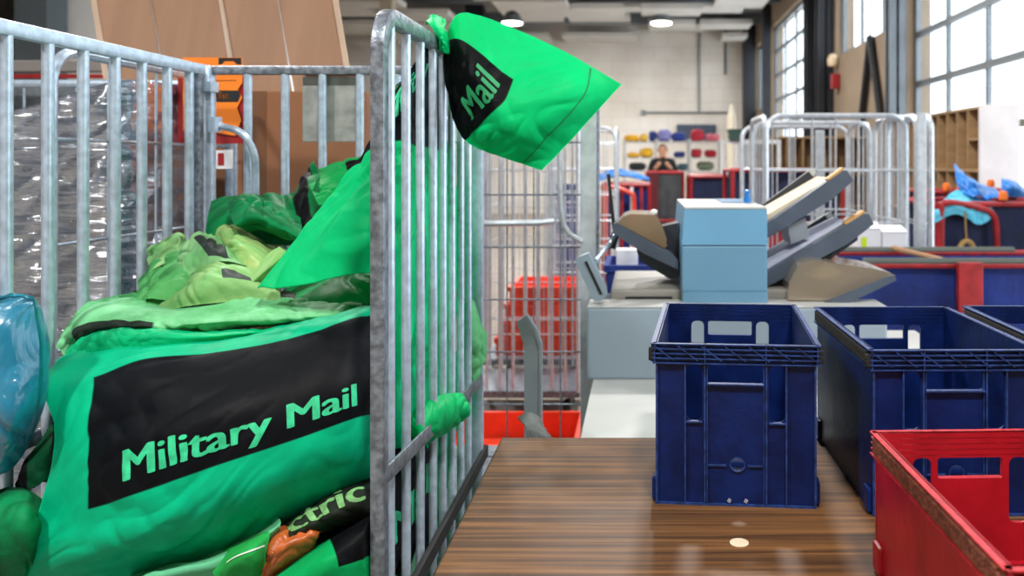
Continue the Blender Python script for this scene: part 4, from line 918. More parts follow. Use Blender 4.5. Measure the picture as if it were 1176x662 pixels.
# ================================================================== ROLL CAGES BEHIND
def bg_cage(label, x0, x1, y0, y1, zt=1.73, sides='fblr', dx=.1, dz=.19, r=.013, mat=None, wr=.003, name='roll_cage', castors=True, flat=False, tubes=False):
    mat = mat or M_zinc
    t = thing(name, label, 'roll cage', ((x0+x1)/2, (y0+y1)/2, 0))
    ends = {'f': ((x0,y0),(x1,y0)), 'b': ((x0,y1),(x1,y1)), 'l': ((x0,y0+.03),(x0,y1-.03)), 'r': ((x1,y0+.03),(x1,y1-.03))}
    for s_ in sides:
        A = Vector((*ends[s_][0], 0)); B = Vector((*ends[s_][1], 0)); d = (B-A).normalized(); L_ = (B-A).length; R = .09
        path = [A+Vector((0,0,.18))] + [A + d*(R-R*math.cos(a)) + Vector((0,0,zt-r-R+R*math.sin(a))) for a in [PI/2*k/6 for k in range(7)]] + [A + d*(L_-R+R*math.sin(a)) + Vector((0,0,zt-r-R+R*math.cos(a))) for a in [PI/2*k/6 for k in range(7)]] + [B+Vector((0,0,.18))]
        part('panel_frame', MB().tube(path, r, 8), mat, t, True)
        w = MB(); n_ = max(2, int(round(L_/dx)))
        for i in range(1, n_):
            p = A + d*(L_*i/n_); w.tube([p+Vector((0,0,.2)), p+Vector((0,0,zt-r*1.5))], wr if not tubes else .008, 5)
        z = .2 + dz
        while z < zt-.05:
            w.tube([A+Vector((0,0,z)), B+Vector((0,0,z))], wr*1.2, 5); z += dz if not tubes else dz*3
        part('wire_mesh', w, mat, t, stuff=True)
    part('deck', MB().b2(x0-.01, x1+.01, y0-.01, y1+.01, .15, .19, .006), M_galv2, t)
    if castors:
        for x in (x0+.07, x1-.07):
            for y in (y0+.09, y1-.09):
                c_ = part('castor', MB().lathe([(.05,-.016),(.06,-.01),(.06,.01),(.05,.016)], (x,y,.06), 14, Matrix.Rotation(PI/2,3,'Y')), M_rubber, t, True)
                part('fork', MB().b2(x-.028, x-.022, y-.025, y+.025, .05, .145).b2(x+.022, x+.028, y-.025, y+.025, .05, .145).b2(x-.028, x+.028, y-.025, y+.025, .14, .15), M_galv2, c_)
    return t
t = bg_cage('wire mesh roll cage just behind the sack cage, in front of the orange-red crates', -.86, -.19, 3.0, 3.7, sides='flr', dx=.094, dz=.188, mat=M_galv2, wr=.0028)
part('flat_post', MB().b2(-.212, -.156, 2.975, 2.99, .2, 1.72, .003), M_zinc, t)
part('handle_loop', MB().tube([P(545,257,2.97), P(620,256,2.97), P(637,254,2.97)], .012, 8).tube(bezier([P(643,150,2.96), P(643,200,2.96), P(645,245,2.96), P(652,266,2.96), P(668,278,2.97)], 6), .0095, 8), M_zinc, t, True)
part('strap', MB().box(P(702,232,2.99), (.012,.012,.2), rot=Matrix.Rotation(-.10,3,'Y')).box(P(705,276,2.99), (.028,.02,.06), rot=Matrix.Rotation(.3,3,'Y')), M_rubber, t)
bg_cage('nested roll cage with close upright tubes, behind the wire mesh cage', -1.06, -.34, 4.6, 5.1, sides='fblr', dx=.075, dz=.3, tubes=True)
bg_cage('roll cage carrying the pile of orange-red crates', -1.0, -.36, 5.35, 6.05, sides='fbl', dx=.12, dz=.24)
bg_cage('round-shouldered roll cage left of the blue tote, beyond the mesh cage', -.72, -.19, 6.45, 7.1, dx=.09, dz=.2, wr=.005)
bg_cage('white wire roll cage nearest behind the feed trays, right of centre', .725, 1.525, 4.8, 5.45, sides='flr', dx=.13, dz=.30, r=.016, wr=.0055)
bg_cage('slightly lower-looking roll cage just behind the white wire one', .757, 1.54, 5.6, 6.2, sides='fbr', dx=.13, dz=.3, r=.016, wr=.005)
t = bg_cage('roll cage seen end-on as two thick posts, left of the blue canvas trolley', 1.56, 1.64, 4.68, 5.3, sides='lr', dx=.13, dz=.3, r=.018)
part('flat_post', MB().b2(1.535, 1.585, 4.62, 4.64, .18, 1.72, .004), M_zinc, t)
part('flat_post', MB().b2(1.16, 1.22, 5.52, 5.54, .18, 1.66, .004), M_zinc, t)
t = thing('display_rack', 'low white lattice rack in front of the far shelves', 'rack', (1.25, 10.0, 0))
for i in range(5):
    x = .98 + i*.17; part('upright', MB().b2(x-.02, x+.02, 9.97, 10.03, 0, 1.72), M_white, t)
for z in (.9, 1.32, 1.70): part('cross_rail', MB().b2(.98, 1.68, 9.96, 9.985, z-.025, z+.025), M_white, t)
# crates standing in / under the cages
def simple_crate(label, x0, x1, y0, y1, z0, z1, mat, group=None, name='plastic_crate', rimmat=None, liner=False):
    t = thing(name, label, 'crate', ((x0+x1)/2, (y0+y1)/2, z0), 0, group); th = .012
    part('body', MB().b2(x0, x1, y0, y0+th, z0, z1).b2(x0, x1, y1-th, y1, z0, z1).b2(x0, x0+th, y0+th, y1-th, z0, z1).b2(x1-th, x1, y0+th, y1-th, z0, z1).b2(x0+th, x1-th, y0+th, y1-th, z0, z0+th), mat, t)
    part('rim', MB().b2(x0-.012, x1+.012, y0-.012, y0, z1-.03, z1).b2(x0-.012, x1+.012, y1, y1+.012, z1-.03, z1).b2(x0-.012, x0, y0, y1, z1-.03, z1).b2(x1, x1+.012, y0, y1, z1-.03, z1), rimmat or mat, t)
    return t
for i in range(4):
    simple_crate(('lowest', 'second lowest', 'second highest', 'highest')[i] + ' orange-red crate of the pile in the roll cage', -.94+.03*i, -.40, 5.45, 5.95, .192+.112*i, .192+.112*i+.108, M_orange, 'orange-red crates in the roll cage')
simple_crate('flat orange-red crate on the floor at the corner of the walnut table', -.98, -.30, 3.85, 4.38-.0, 0, .14, M_orange)
for i in range(3):
    simple_crate(('bottom', 'middle', 'top')[i] + ' blue crate of the tall stack behind the nested cage tubes', -.80, -.42, 7.3, 7.8, .0+.42*i, .42*i+.41, M_canvas, 'blue crates stacked behind the cages')
tr = thing('trolley', 'grey flat trolley holding the blue tote behind the mailing machine', 'trolley', (.0, 3.95, 0))
part('deck', MB().b2(-.165, .85, 3.72, 4.2, .82, .86, .005), M_galv2, tr)
for x in (-.14, .81):
    for y in (3.78, 4.14): part('leg', MB().tube([(x,y,0),(x,y,.82)], .016, 8), M_galv2, tr)
simple_crate('blue tote to the left of the mailing machine tower', -.15, .22, 3.74, 4.12, .862, .985, M_canvas)
simple_crate('small blue tote showing right of the mailing machine tower', .52, .78, 3.72, 4.1, .862, .96, mk('bright_blue_tote', (20,80,190), .4))
solo('white_box', MB().box((-.06,3.92,.955), (.10,.1,.17), ch=.004), M_paper, 'small white carton standing in the blue tote', 'box')

# ================================================================== LEFT: WRAPPED LOAD, CARDBOARD, SIGN
t = bg_cage('mesh roll cage beside the sack cage, at the far left', -2.35, -1.43, 2.0, 2.94, zt=1.735, sides='rbl', dx=.2, dz=.26, r=.014, mat=M_galv, wr=.004)
tw = thing('wrapped_load', 'grey load wrapped in shiny stretch film behind the left bars', 'wrapped load', (-1.88, 2.68, .192))
for i, (x0, x1, z0, z1, c) in enumerate(((-2.24,-1.54,.192,.55,(110,100,92)), (-2.24,-1.56,.552,.80,(120,112,104)), (-2.22,-1.58,.802,1.10,(104,112,122)), (-2.22,-1.55,1.102,1.36,(136,146,156)), (-2.0,-1.55,1.362,1.52,(120,130,142)))):
    part('carton', MB().b2(x0, x1, 2.48, 2.86, z0, z1, .006), mk('wrapped_carton_%s' % ('one','two','three','four','five')[i], c, .7, vary=.25, vscale=6, bump=.2, bscale=12), tw)
W_ = Sheet([[(x, y, z if k == 0 else zz) for (x, y, z) in ((-2.26,2.44,1.46),(-2.05,2.42,1.52),(-1.75,2.42,1.61),(-1.52,2.43,1.68),(-1.48,2.6,1.69),(-1.48,2.88,1.69))] for k, zz in enumerate((0, 1.2, .7, .2))], n=(70,110), excess=(1.0,1.05), wave=.06, amp=.012, ang=1.45, iters=60, seed=77, world=True, up=1)
me = W_.mesh('stretch_film', film('stretch_film', (205,212,222), gloss=.34, rough=.08, bump=1.0, bscale=7, stretch=(.5,.5,5), veil=.14, veilcol=(170,195,225)), None, .001)
co = np.empty(len(me.vertices)*3); me.vertices.foreach_get('co', co); me.vertices.foreach_set('co', (co.reshape(-1,3)-np.array(tw.location)).ravel()); add('stretch_film', me, tw)
# steel rack behind the wrapped load
t = thing('steel_rack', 'grey steel rack with a red strip behind the wrapped load', 'rack', (-2.9, 4.2, 0))
part('top_beam', MB().b2(-3.6, -2.42, 4.0, 4.06, 1.88, 1.935, .008), mk('warm_grey_steel', (150,146,144), .5, .2), t)
part('red_strip', MB().b2(-3.6, -2.55, 4.0, 4.02, 1.85, 1.868), M_redm, t)
part('back_panel', MB().b2(-3.6, -2.42, 4.3, 4.32, .3, 1.84), mk('grey_perforated_panel', (112,122,130), .6, vary=.3, vscale=14), t)
for x in (-3.58, -2.46): part('upright', MB().b2(x-.025, x+.025, 4.02, 4.3, 0, 1.88), M_frame, t)
for z in (.55, 1.1, 1.55): part('shelf', MB().b2(-3.54, -2.5, 4.04, 4.29, z-.015, z+.015), M_frame, t)
for i, (x, z, w, h, c) in enumerate(((-3.3,.565,.3,.3,(120,92,60)), (-2.85,.565,.34,.36,(90,76,60)), (-3.2,1.115,.3,.26,(84,80,78)))):
    solo('carton', MB().box((x,4.17,z+h/2), (w,.22,h), ch=.004), mk('rack_carton_%s' % ('tan','brown','grey')[i], c, .8, vary=.1), ('tan','brown','dark grey')[i] + ' carton on the grey steel rack behind the wrapped load', 'box', 'cartons on the steel rack')
# big carton with an opened cardboard sheet leaning on it
bx = thing('cardboard_box', 'large cardboard box in a shade-darkened brown standing behind the back bars', 'box', (-1.30, 3.2, 0))
part('body', MB().b2(-1.70, -.98, 3.0, 3.55, 0, 1.70, .006), mk('shaded_brown_cardboard', (140,96,66), .88, vary=.1, vscale=3, bump=.1, bscale=30), bx)  # darker brown carries the shade on the cardboard behind the bars
part('packing_tape', MB().b2(-1.40, -1.34, 2.9975, 3.0, 0, 1.70), mk('brown_tape', (120,84,58), .3), bx)
t = thing('cardboard_sheet', 'tall pale cardboard panels leaning above the back bars', 'cardboard', (-1.4, 3.1, 1.7))
def cpanel(p, Y0, Y1, mat=M_card):
    q = [P(a, b, Y) for (a, b), Y in zip(p, (Y0, Y0, Y1, Y1))]; n_ = Vector((0,.006,0))
    return MB().add([x for x in q] + [x+n_ for x in q], [(0,1,2,3),(7,6,5,4),(0,4,5,1),(1,5,6,2),(2,6,7,3),(3,7,4,0)])
XS = [(106,172),(172,250),(254,318),(318,382)]
for i, (a, b) in enumerate(XS):
    sh0, sh1 = -6, 20
    part('panel', cpanel([(a+sh0,-45),(b-1+sh0,-45),(b-1+sh1-2,106),(a+sh1,106)], 3.22+.02*(i % 2), 3.06+.012*(i % 2)), M_card, t)
part('torn_edge', cpanel([(374,-45),(380,-45),(406,106),(400,106)], 3.21, 3.05), M_cardedge, t)
part('torn_edge', cpanel([(97,-45),(103,-45),(128,106),(121,106)], 3.21, 3.05), M_cardedge, t)
part('white_crack', cpanel([(244,-45),(247,-45),(272,106),(269,106)], 3.20, 3.04), M_cardedge, t)
# orange card in a red holder
t = thing('orange_card', 'orange card with a black band reading cht, in a red holder behind the corner post', 'sign', P(243,165,2.64))
part('holder', MB().add([P(204,88,2.66),P(280,88,2.66),P(280,165,2.66),P(204,165,2.66),P(204,88,2.68),P(280,88,2.68),P(280,165,2.68),P(204,165,2.68)], [(0,1,2,3),(7,6,5,4),(0,4,5,1),(1,5,6,2),(2,6,7,3),(3,7,4,0)]), M_redm, t)
M_oc = mk('orange_card_paper', (248,132,24), .6, vary=.03)
def card(poly, Y, mat, nm): return part(nm, slab(MB(), poly, Y, Y+.002), mat, t)
card([(210,66),(278,66),(278,95),(273,103),(278,112),(272,124),(277,138),(270,156),(244,152),(210,150)], 2.652, M_oc, 'card')
card([(251,66.5),(277,66.5),(277,74),(272,74),(268,70),(258,70),(254,74),(251,74)], 2.6505, M_rubber, 'black_header')
card([(238,104),(274,104),(276,110),(273,117),(238,117)], 2.6505, M_rubber, 'black_band')
v, f = textmesh('cht', .025); v = v*np.array([9.2, 8.8])
part_o = add('lettering', pts_mesh('lettering', [tuple(P(246.2+a, 113.6-b, 2.649) - t.location) for a, b in v], f, mk('orange_print', (255,160,70), .6)), t)
card([(247,92),(271,91.6),(271,92.6),(247,93)], 2.6505, mk('dark_orange_print', (170,90,20), .6), 'fine_print')
t = thing('white_tag', 'small white tag with a red square below the orange card', 'tag', P(255,194,2.62))
part('tag', slab(MB(), [(244,173),(267,172),(267,194),(244,194)], 2.62, 2.622), M_paper, t)
part('red_square', slab(MB(), [(250,176),(257,176),(257,190),(250,190)], 2.618, 2.6195), M_redm, t)

# ================================================================== CANVAS TROLLEYS, RIGHT
def canvas_trolley(label, x0, x1, y0, y1, zt, mat, hoop=False, liner=None, r=.014):
    t = thing('canvas_trolley', label, 'trolley', ((x0+x1)/2, (y0+y1)/2, 0))
    for y in (y0, y1): part('top_rail', MB().tube([(x0,y,zt),(x1,y,zt)], r, 8), M_redm, t, True)
    for x in (x0, x1): part('end_rail', MB().tube([(x,y0,zt),(x,y1,zt)], r, 8), M_redm, t, True)
    for x in (x0, x1):
        for y in (y0, y1): part('post', MB().tube([(x,y,.12),(x,y,zt)], r, 8), M_redm, t, True)
    e = .03; m = MB(); n_ = 14
    ring = []
    for (a, b, c, d) in ((x0+e,y0+e,x1-e,y0+e),(x1-e,y0+e,x1-e,y1-e),(x1-e,y1-e,x0+e,y1-e),(x0+e,y1-e,x0+e,y0+e)):
        for k in range(n_): ring.append((a+(c-a)*k/n_, b+(d-b)*k/n_))
    vs = []; fs = []; N_ = len(ring)
    for j, z in enumerate((zt-.01, zt-.2, zt-.45, .22)):
        for i, (x, y) in enumerate(ring):
            w = .018*math.sin(i*1.7+j)*(j > 0); cx_, cy_ = (x0+x1)/2, (y0+y1)/2; l = math.hypot(x-cx_, y-cy_); vs.append((x+(x-cx_)/l*w, y+(y-cy_)/l*w, z))
    for j in range(3):
        for i in range(N_): fs.append((j*N_+i, j*N_+(i+1) % N_, (j+1)*N_+(i+1) % N_, (j+1)*N_+i))
    fs.append(tuple(3*N_+i for i in range(N_)))
    m.add(vs, fs); part('canvas', m, mat, t, True)
    part('base', MB().b2(x0, x1, y0, y1, .10, .14), M_redm, t)
    for x in (x0+.06, x1-.06):
        for y in (y0+.06, y1-.06): part('castor', MB().lathe([(.03,-.014),(.05,-.01),(.05,.01),(.03,.014)], (x,y,.05), 12, Matrix.Rotation(PI/2,3,'Y')), M_rubber, t, True)
    return t
t = canvas_trolley('low blue canvas trolley with red rails right behind the blue crates', .93, 2.15, 3.75, 4.25, .985, M_canvas, r=.016)
part('board', MB().b2(1.41, 1.52, 3.70, 3.73, .30, 1.0, .004), M_redm, t, label='wide red upright board')
part('wood_bar', MB().tube([(1.29,4.25,1.01),(1.36,3.75,1.005)], .014, 8), mk('wooden_bar', (150,112,76), .6), t, True)
part('grey_cover', MB().tube([(.97,4.25,1.0),(1.9,4.25,1.0)], .018, 6), mk('olive_grey_sleeve', (86,92,86), .7), t, True)
part('grey_cover', MB().tube([(1.0,3.75,1.0),(2.1,3.75,1.0)], .018, 6), MATS['olive_grey_sleeve'], t, True)
solo('white_cover', MB().b2(.99, 2.08, 4.12, 4.18, .86, .95, .01), M_paper, 'long white folded sheet lying between the red trolley rails', 'sheet')
t = canvas_trolley('blue canvas trolley with a bent red hoop and plastic heaped on top', 1.90, 2.75, 5.35, 6.1, 1.18, M_navyc, r=.018)
part('hoop', MB().tube(bezier([(1.92,5.32,.5),(1.92,5.32,1.1),(1.95,5.32,1.19),(2.15,5.32,1.16),(2.24,5.32,1.12),(2.27,5.32,1.0),(2.27,5.32,.5)], 6), .02, 8), M_redm, t, True)
part('rope_ring', MB().tube([(2.07+.05*math.cos(a), 5.30, .86+.09*math.sin(a)) for a in [2*PI*k/18 for k in range(18)]], .018, 6, closed=True).tube([(2.07,5.3,.94),(2.06,5.3,1.14)], .007, 5), mk('rope', (168,136,84), .9, bump=.5, bscale=80), t, True, label='hanging ring of tan rope')
nt1 = t
nt2 = canvas_trolley('navy canvas trolley with red rails at the right edge, before the pigeonhole cabinet', 2.2, 3.0, 6.3, 6.95, 1.22, M_navyc, r=.018)
canvas_trolley('navy canvas trolley hidden behind the white wire cages', .8, 1.75, 7.2, 7.9, 1.38, M_navyc, r=.018)
t = thing('red_hoop', 'bent red tube at the right edge above the blue crates', 'tube', (2.3, 4.45, 0))
part('tube', MB().tube(bezier([(2.06,4.4,0),(2.06,4.4,.9),(2.07,4.4,1.1),(2.14,4.4,1.17),(2.3,4.4,1.18)], 6), .026, 8), M_redm, t, True)
def heap(ctrl, label, mat, seed, cat='plastic sheet', name='plastic_sheet', ex=1.12, wave=.14):
    S = Sheet(ctrl, n=(40,34), excess=(ex,ex), wave=wave, amp=.02, iters=90, seed=seed, world=True, up=1); return sack(name, label, cat, S, mat, thick=.004)
Z = lambda px, py, Y: tuple(P(px, py, Y))
heap([[Z(1096,188,5.9),Z(1104,196,5.9),Z(1122,212,5.9),Z(1150,220,5.9)],[Z(1098,204,5.7),Z(1112,212,5.6),Z(1130,220,5.6),Z(1150,224,5.7)],[Z(1102,222,5.6),Z(1116,224,5.5),Z(1132,226,5.5),Z(1150,228,5.6)]], 'pointed bright blue plastic sheet standing up on the canvas trolley', mk('bright_blue_sheet', (28,120,206), .4, vary=.15), 201)
heap([[Z(1072,236,5.45),Z(1095,222,5.6),Z(1115,226,5.6),Z(1150,232,5.6)],[Z(1070,244,5.33),Z(1096,234,5.33),Z(1120,240,5.33),Z(1146,240,5.4)],[Z(1070,258,5.3),Z(1098,246,5.3),Z(1124,258,5.3),Z(1140,250,5.35)]], 'pale cyan plastic film spilling over the red hoop', mk('cyan_film', (86,186,214), .3, vary=.2), 204)
heap([[Z(1150,205,6.2),Z(1162,208,6.2),Z(1176,214,6.2)],[Z(1150,214,6.1),Z(1164,214,6.05),Z(1178,220,6.1)],[Z(1150,226,6.1),Z(1164,226,6.05),Z(1180,230,6.1)]], 'small blue plastic bundle at the right edge behind the trolley', mk('bright_blue_sheet', (28,120,206), .4), 207)
for (px, py, Y, par) in ((1087,215,6.3,nt2),(1103,217,6.3,nt2),(1138,211,6.3,nt2),(1152,225,5.35,nt1)):
    part('knob', MB().lathe([(.012,-.03),(.026,-.027),(.03,.0),(.024,.026),(.01,.032)], P(px, py, Y), 12), mk('orange_rubber', (240,120,36), .5), par, True, label='orange knob')
for i, (px0, px1, py0, py1, lab) in enumerate(((985,1012,262,292,'white carton with a neon green label behind the red rails'), (1013,1042,266,292,'plain white carton right of the labelled one'))):
    a = P(px0, py0, 4.55); b = P(px1, py1, 4.55)
    t = thing('white_carton', lab, 'box', ((a.x+b.x)/2, 4.6, .2), 0, 'white cartons behind the red rails')
    part('body', MB().b2(a.x, b.x, 4.55, 4.78, .192, a.z, .006), M_paper, t)
    part('flap', MB().box(((a.x+b.x)/2, 4.6, a.z+.012), (b.x-a.x-.004, .12, .004), rot=Matrix.Rotation(.25,3,'X')), M_paper, t)
    if i == 0: part('neon_label', MB().b2(a.x+.02, a.x+.05, 4.548, 4.5495, a.z-.11, a.z-.05), mk('neon_yellow', (214,240,30), .5), t)
solo('pallet_deck', MB().b2(1.1, 1.5, 4.5, 4.79, .02, .19, .005), M_galv2, 'low steel platform under the white cartons', 'platform')

# ================================================================== FAR BACKGROUND
# pigeonhole cabinet along the right wall
t = thing('pigeonhole_cabinet', 'tall plywood pigeonhole cabinet with a white end panel by the big window', 'cabinet', (3.02, 7.8, 0))
cz = 1.93; cx0, cx1, cy0, cy1 = 2.88, 3.21, 7.1, 10.1
part('end_panel', MB().b2(cx0-.005, cx1, cy0-.03, cy0, 0, cz+.01), mk('pale_lilac_panel', (222,216,216), .5, vary=.05), t)
part('back_panel', MB().b2(cx1-.012, cx1, cy0, cy1, 0, cz), M_pine, t)
for z in (.05, .5, .95, 1.38, cz-.01): part('shelf', MB().b2(cx0, cx1-.012, cy0, cy1, z-.012, z+.012), M_pine, t)
for i in range(13):
    y = cy0 + .012 + i*(cy1-cy0-.024)/12; part('divider', MB().b2(cx0+.004, cx1-.012, y-.011, y+.011, .062, cz-.024), M_pine, t)
part('short_shelf', MB().b2(cx0, cx1-.012, cy0+.03, cy0+.24, 1.64, 1.66), M_pine, t)
t = thing('plywood_shelves', 'plywood sorting shelves seen through the white wire cages', 'shelves', (2.1, 10.6, 0))
for i in range(8): part('divider', MB().b2(1.45+.2*i-.01, 1.45+.2*i+.01, 10.5, 10.85, 0, 1.78), M_pine, t)
for z in (.5, .9, 1.3, 1.77): part('shelf', MB().b2(1.44, 2.86, 10.49, 10.86, z-.012, z+.012), M_pine, t)
part('back_panel', MB().b2(1.44, 2.86, 10.86, 10.87, 0, 1.78), M_pine, t)
# steel shelving with folded bags
t = thing('steel_shelving', 'long grey steel shelving with folded coloured bags along the far wall', 'shelves', (.8, 17.1, 0))
M_shelf = mk('light_grey_shelf', (196,198,198), .5, .1)
for x in (-.32, .32, 1.0, 1.64, 2.2):
    for y in (16.8, 17.3): part('upright', MB().b2(x-.025, x+.025, y-.02, y+.02, 0, 1.93), M_shelf, t)
for z in (.5, .95, 1.30, 1.56, 1.885): part('shelf', MB().b2(-.35, 2.23, 16.78, 17.32, z-.018, z), M_shelf, t)
def lump(x0, x1, z0, z1, y, c, label, group, seed):
    rg = random.Random(seed); m = MB(); n1, n2 = 8, 14; vs = []; cx_, cz_ = (x0+x1)/2, (z0+z1)/2
    for i in range(n1+1):
        a = PI*i/n1
        for k in range(n2):
            b = 2*PI*k/n2; f_ = lambda q, e: math.copysign(abs(q)**e, q); s_ = 1+.10*rg.uniform(-1,1)*(0 < i < n1)
            vs.append((cx_ + (x1-x0)/2*f_(math.cos(b),.6)*f_(math.sin(a),.6)*s_, y + .13*f_(math.sin(b),.6)*f_(math.sin(a),.6)*s_, max(z0, cz_ - (z1-z0)/2*f_(math.cos(a),.7)*s_)))
    fs = [(i*n2+k, i*n2+(k+1) % n2, (i+1)*n2+(k+1) % n2, (i+1)*n2+k) for i in range(n1) for k in range(n2)]
    m.add(vs, fs); return solo('folded_bag', m, mk('bag_cloth_%d_%d_%d' % c, c, .8, vary=.15, vscale=8), label, 'folded bag', group, True)
G1 = 'folded bags on the far shelving'
YEL, NAV, LAV, REDB, PNK = (236,178,40), (36,54,120), (140,140,200), (176,36,52), (196,96,110)
for i, (a, b, h, c, lab) in enumerate(((717,735,8,YEL,'yellow bag at the left end of the top shelf'),(735,744,9,(240,190,60),'second yellow bag of the top shelf, next to the navy one'),(745,754.5,12,NAV,'navy bag between the yellow and lavender ones on the top shelf'),(755,770.5,14,LAV,'lavender bag on the top shelf'),(771,787,11,(40,60,140),'navy bag right of the lavender one on the top shelf'),(793,808,14,REDB,'large red bag on the top shelf'),(810,826,9,PNK,'pinkish red bag at the right end of the top shelf'))):
    y = 17.02; lump((a-CX)*y/F, (b-CX)*y/F, 1.886, 1.886+h*y/F, y, c, lab, G1, i)
for i, (a, b, h, c, lab) in enumerate(((720,735,6,YEL,'yellow bag at the left of the second shelf'),(735,750,11,(238,186,50),'taller yellow bag of the second shelf, left of the person'),(774,787,7,NAV,'navy bag on the second shelf right of the person'),(793,806,10,REDB,'red bag on the second shelf'),(809,823,9,(168,30,44),'darker red bag at the right of the second shelf'))):
    y = 17.02; lump((a-CX)*y/F, (b-CX)*y/F, 1.562, 1.562+h*y/F, y, c, lab, G1, 20+i)
for i, (a, b, h, c, lab) in enumerate(((722,742,9,(40,42,48),'black bag on the lower shelf left of the person'),(800,820,10,(110,120,96),'olive bag on the lower shelf right of the person'),(778,790,8,(60,90,100),'slate bag on the lower shelf by the olive one'))):
    y = 17.02; lump((a-CX)*y/F, (b-CX)*y/F, 1.302, 1.302+h*y/F, y, c, lab, G1, 40+i)
solo('wall_screen', MB().b2((777-CX)*23.9/F, (822-CX)*23.9/F, 23.88, 23.99, 2.1, 2.56, .01), mk('dark_blue_screen', (58,72,92), .4), 'dark blue-grey panel on the far wall above the shelving', 'panel')
t = thing('cream_pillar', 'slim cream pillar with a rounded tip beside the far shelving', 'pillar', (1.6, 15.2, 0))
part('shaft', MB().lathe([(.08,0),(.08,2.25),(.07,2.34),(.04,2.42),(.035,2.5),(.01,2.52)], (1.66,15.2,0), 16), mk('cream_paint', (236,226,206), .5), t, True)
part('foot', MB().lathe([(.14,0),(.14,.04),(.08,.06)], (1.66,15.2,0), 16), M_frame, t)
simple_crate('dark green bin on the white lattice rack', 1.06, 1.24, 9.9, 10.1, 1.722, 1.85, mk('dark_green_plastic', (48,78,70), .5))
# person in dark clothes holding something up to the face, behind the red trolleys
def person(label, loc):
    me = bpy.data.meshes.new('person')
    J = {'pel':(0,0,.98),'sp':(0,.01,1.2),'ch':(0,.01,1.42),'nk':(0,.0,1.56),'hd':(0,-.02,1.66),'ht':(0,-.02,1.80),
         'sl':(-.19,.01,1.47),'el':(-.27,-.06,1.22),'wl':(-.10,-.24,1.40),'hl':(-.05,-.27,1.47),'sr':(.19,.01,1.47),'er':(.27,-.06,1.22),'wr':(.10,-.24,1.40),'hr':(.05,-.27,1.47),
         'pl':(-.10,0,.92),'kl':(-.11,-.02,.50),'al':(-.11,.02,.09),'tl':(-.12,-.14,.04),'pr':(.10,0,.92),'kr':(.11,-.02,.50),'ar':(.11,.02,.09),'tr':(.12,-.14,.04)}
    Rr = {'pel':.15,'sp':.14,'ch':.15,'nk':.055,'hd':.085,'ht':.075,'sl':.075,'sr':.075,'el':.048,'er':.048,'wl':.034,'wr':.034,'hl':.042,'hr':.042,'pl':.10,'pr':.10,'kl':.065,'kr':.065,'al':.048,'ar':.048,'tl':.04,'tr':.04}
    E = [('pel','sp'),('sp','ch'),('ch','nk'),('nk','hd'),('hd','ht'),('ch','sl'),('sl','el'),('el','wl'),('wl','hl'),('ch','sr'),('sr','er'),('er','wr'),('wr','hr'),('pel','pl'),('pl','kl'),('kl','al'),('al','tl'),('pel','pr'),('pr','kr'),('kr','ar'),('ar','tr')]
    ks = list(J); me.from_pydata([J[k] for k in ks], [(ks.index(a), ks.index(b)) for a, b in E], [])
    tmp = bpy.data.objects.new('tmp', me); COL.objects.link(tmp)
    sk = tmp.modifiers.new('s', 'SKIN'); sk.use_smooth_shade = True
    for i, k in enumerate(ks):
        me.skin_vertices[0].data[i].radius = (Rr[k], Rr[k]*(.75 if k in ('pel','sp','ch') else 1)); me.skin_vertices[0].data[i].use_root = (k == 'pel')
    tmp.modifiers.new('u', 'SUBSURF').levels = 2
    m2 = bpy.data.meshes.new_from_object(tmp.evaluated_get(bpy.context.evaluated_depsgraph_get())); bpy.data.objects.remove(tmp, do_unlink=True)
    for m in (mk('black_clothing', (24,25,30), .85, vary=.1), mk('skin', (214,158,128), .5), mk('dark_trousers', (30,32,42), .85)): m2.materials.append(m)
    for p in m2.polygons:
        c = p.center; p.use_smooth = True
        p.material_index = 1 if (c.z > 1.545 and abs(c.x) < .13) or (c.y < -.215 and c.z > 1.2) else (2 if c.z < .95 else 0)
    o = bpy.data.objects.new('person', m2); COL.objects.link(o); o.location = loc; tag(o, label, 'person')
    h = MB()
    for i in range(9):
        a = PI*.52*i/8
        h.v += [(.088*math.sin(a)*math.cos(b), -.012+.096*math.sin(a)*math.sin(b), 1.705+.115*math.cos(a)) for b in [2*PI*k/16 for k in range(16)]]
    h.f = [(i*16+k, i*16+(k+1) % 16, (i+1)*16+(k+1) % 16, (i+1)*16+k) for i in range(8) for k in range(16) if not (i > 4 and 9 <= k <= 14)]; h.mi = [0]*len(h.f)
    part('hair', h, mk('cropped_hair', (120,92,72), .8), o, True, world=False)
    for sx in (-1, 1):
        part('eye', MB().lathe([(.002,-.008),(.009,-.005),(.009,.005),(.002,.008)], (sx*.032,-.098,1.70), 8), M_rubber, o, world=False)
        part('ear', MB().lathe([(.008,-.03),(.018,-.012),(.02,.015),(.006,.03)], (sx*.088,0,1.69), 8), MATS['skin'], o, True, world=False)
    part('nose', MB().lathe([(.018,0),(.014,.02),(.006,.045)], (0,-.112,1.655), 8), MATS['skin'], o, True, world=False)
    return o
person('person in black clothing with both hands raised to the face, by the far shelving', (.43, 15.9, .0))
solo('phone', MB().box((.43, 15.60, 1.50), (.075,.012,.14), ch=.003), M_rubber, 'dark handheld device held up by the person', 'phone')
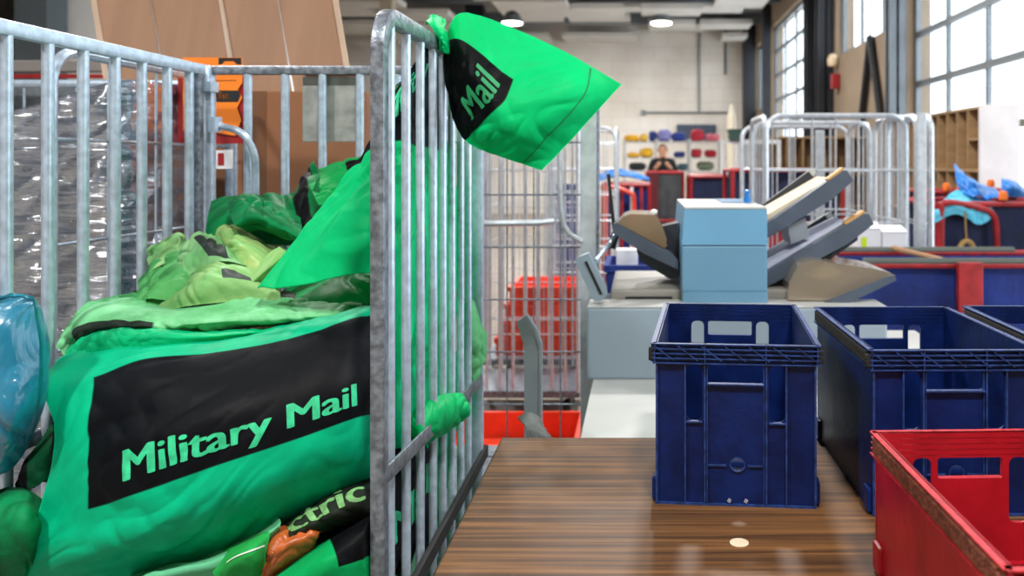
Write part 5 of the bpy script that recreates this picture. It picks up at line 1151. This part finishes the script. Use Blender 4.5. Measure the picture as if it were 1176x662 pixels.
# red-framed trolleys with grey tarpaulin in front of the shelving
def red_cart(label, x0, x1, y0, y1, zt):
    t = canvas_trolley(label, x0, x1, y0, y1, zt, mk('grey_tarpaulin', (84,88,94), .6, vary=.25, bump=.3, bscale=12), r=.02)
    part('front_board', MB().b2(x0, x0+.16, y0-.03, y0-.01, .2, zt), mk('maroon_board', (110,30,40), .6), t)
    part('lower_rail', MB().tube([(x0,y0-.02,.62),(x1,y0-.02,.62)], .025, 6), M_redm, t, True); return t
red_cart('red-framed trolley with grey tarpaulin in front of the person', .10, .62, 12.0, 12.7, 1.31)
red_cart('red-framed trolley with grey tarpaulin right of the one before the person', .75, 1.35, 12.0, 12.7, 1.27)
solo('teal_bucket', MB().lathe([(.09,0),(.12,.17),(.13,.18),(.12,.185),(.105,.17),(.08,.01)], (.87, 11.2, .95), 16), mk('teal_plastic', (30,130,140), .4), 'teal bucket standing before the right grey tarpaulin trolley', 'bucket', None, True)
t = thing('small_stand', 'dark stand under the teal bucket', 'stand', (.87, 11.2, 0))
part('top', MB().b2(.72, 1.02, 11.05, 11.35, .92, .95), M_dark, t); part('column', MB().b2(.83, .91, 11.16, 11.24, .03, .92), M_dark, t); part('foot', MB().b2(.72, 1.02, 11.05, 11.35, 0, .03), M_dark, t)
t = canvas_trolley('blue canvas trolley with red rails piled with bright blue bags, left of centre', -.38, .10, 8.6, 9.4, 1.22, M_canvas, r=.02)
for i in range(4): part('webbing', MB().b2(-.30+.1*i, -.27+.1*i, 8.57, 8.6, .3, 1.2), (M_paper, M_redm)[i % 2], t)
part('hoop', MB().tube(bezier([(-.34,8.5,.5),(-.34,8.5,1.15),(-.28,8.5,1.2),(-.10,8.5,1.14),(-.06,8.5,1.05),(-.06,8.5,.5)], 5), .022, 8), M_orange, t, True)
heap([[(-.45,8.7,1.25),(-.2,8.7,1.32),(.1,8.7,1.26)],[(-.45,8.9,1.3),(-.2,8.9,1.38),(.1,8.9,1.28)],[(-.45,9.3,1.25),(-.2,9.3,1.3),(.1,9.3,1.24)]], 'bright blue bag heaped on the blue trolley left of centre', mk('azure_cloth', (30,120,210), .6, vary=.15), 211, 'bag', 'cloth_bag')
canvas_trolley('navy canvas trolley behind the mailing machine feed trays', .55, 1.5, 9.0, 9.6, 1.3, M_navyc, r=.02)
simple_crate('red plastic bin low behind the white wire cages', 1.0, 1.75, 6.6, 7.1, .0, .95, mk('deep_red_plastic', (150,24,36), .5))
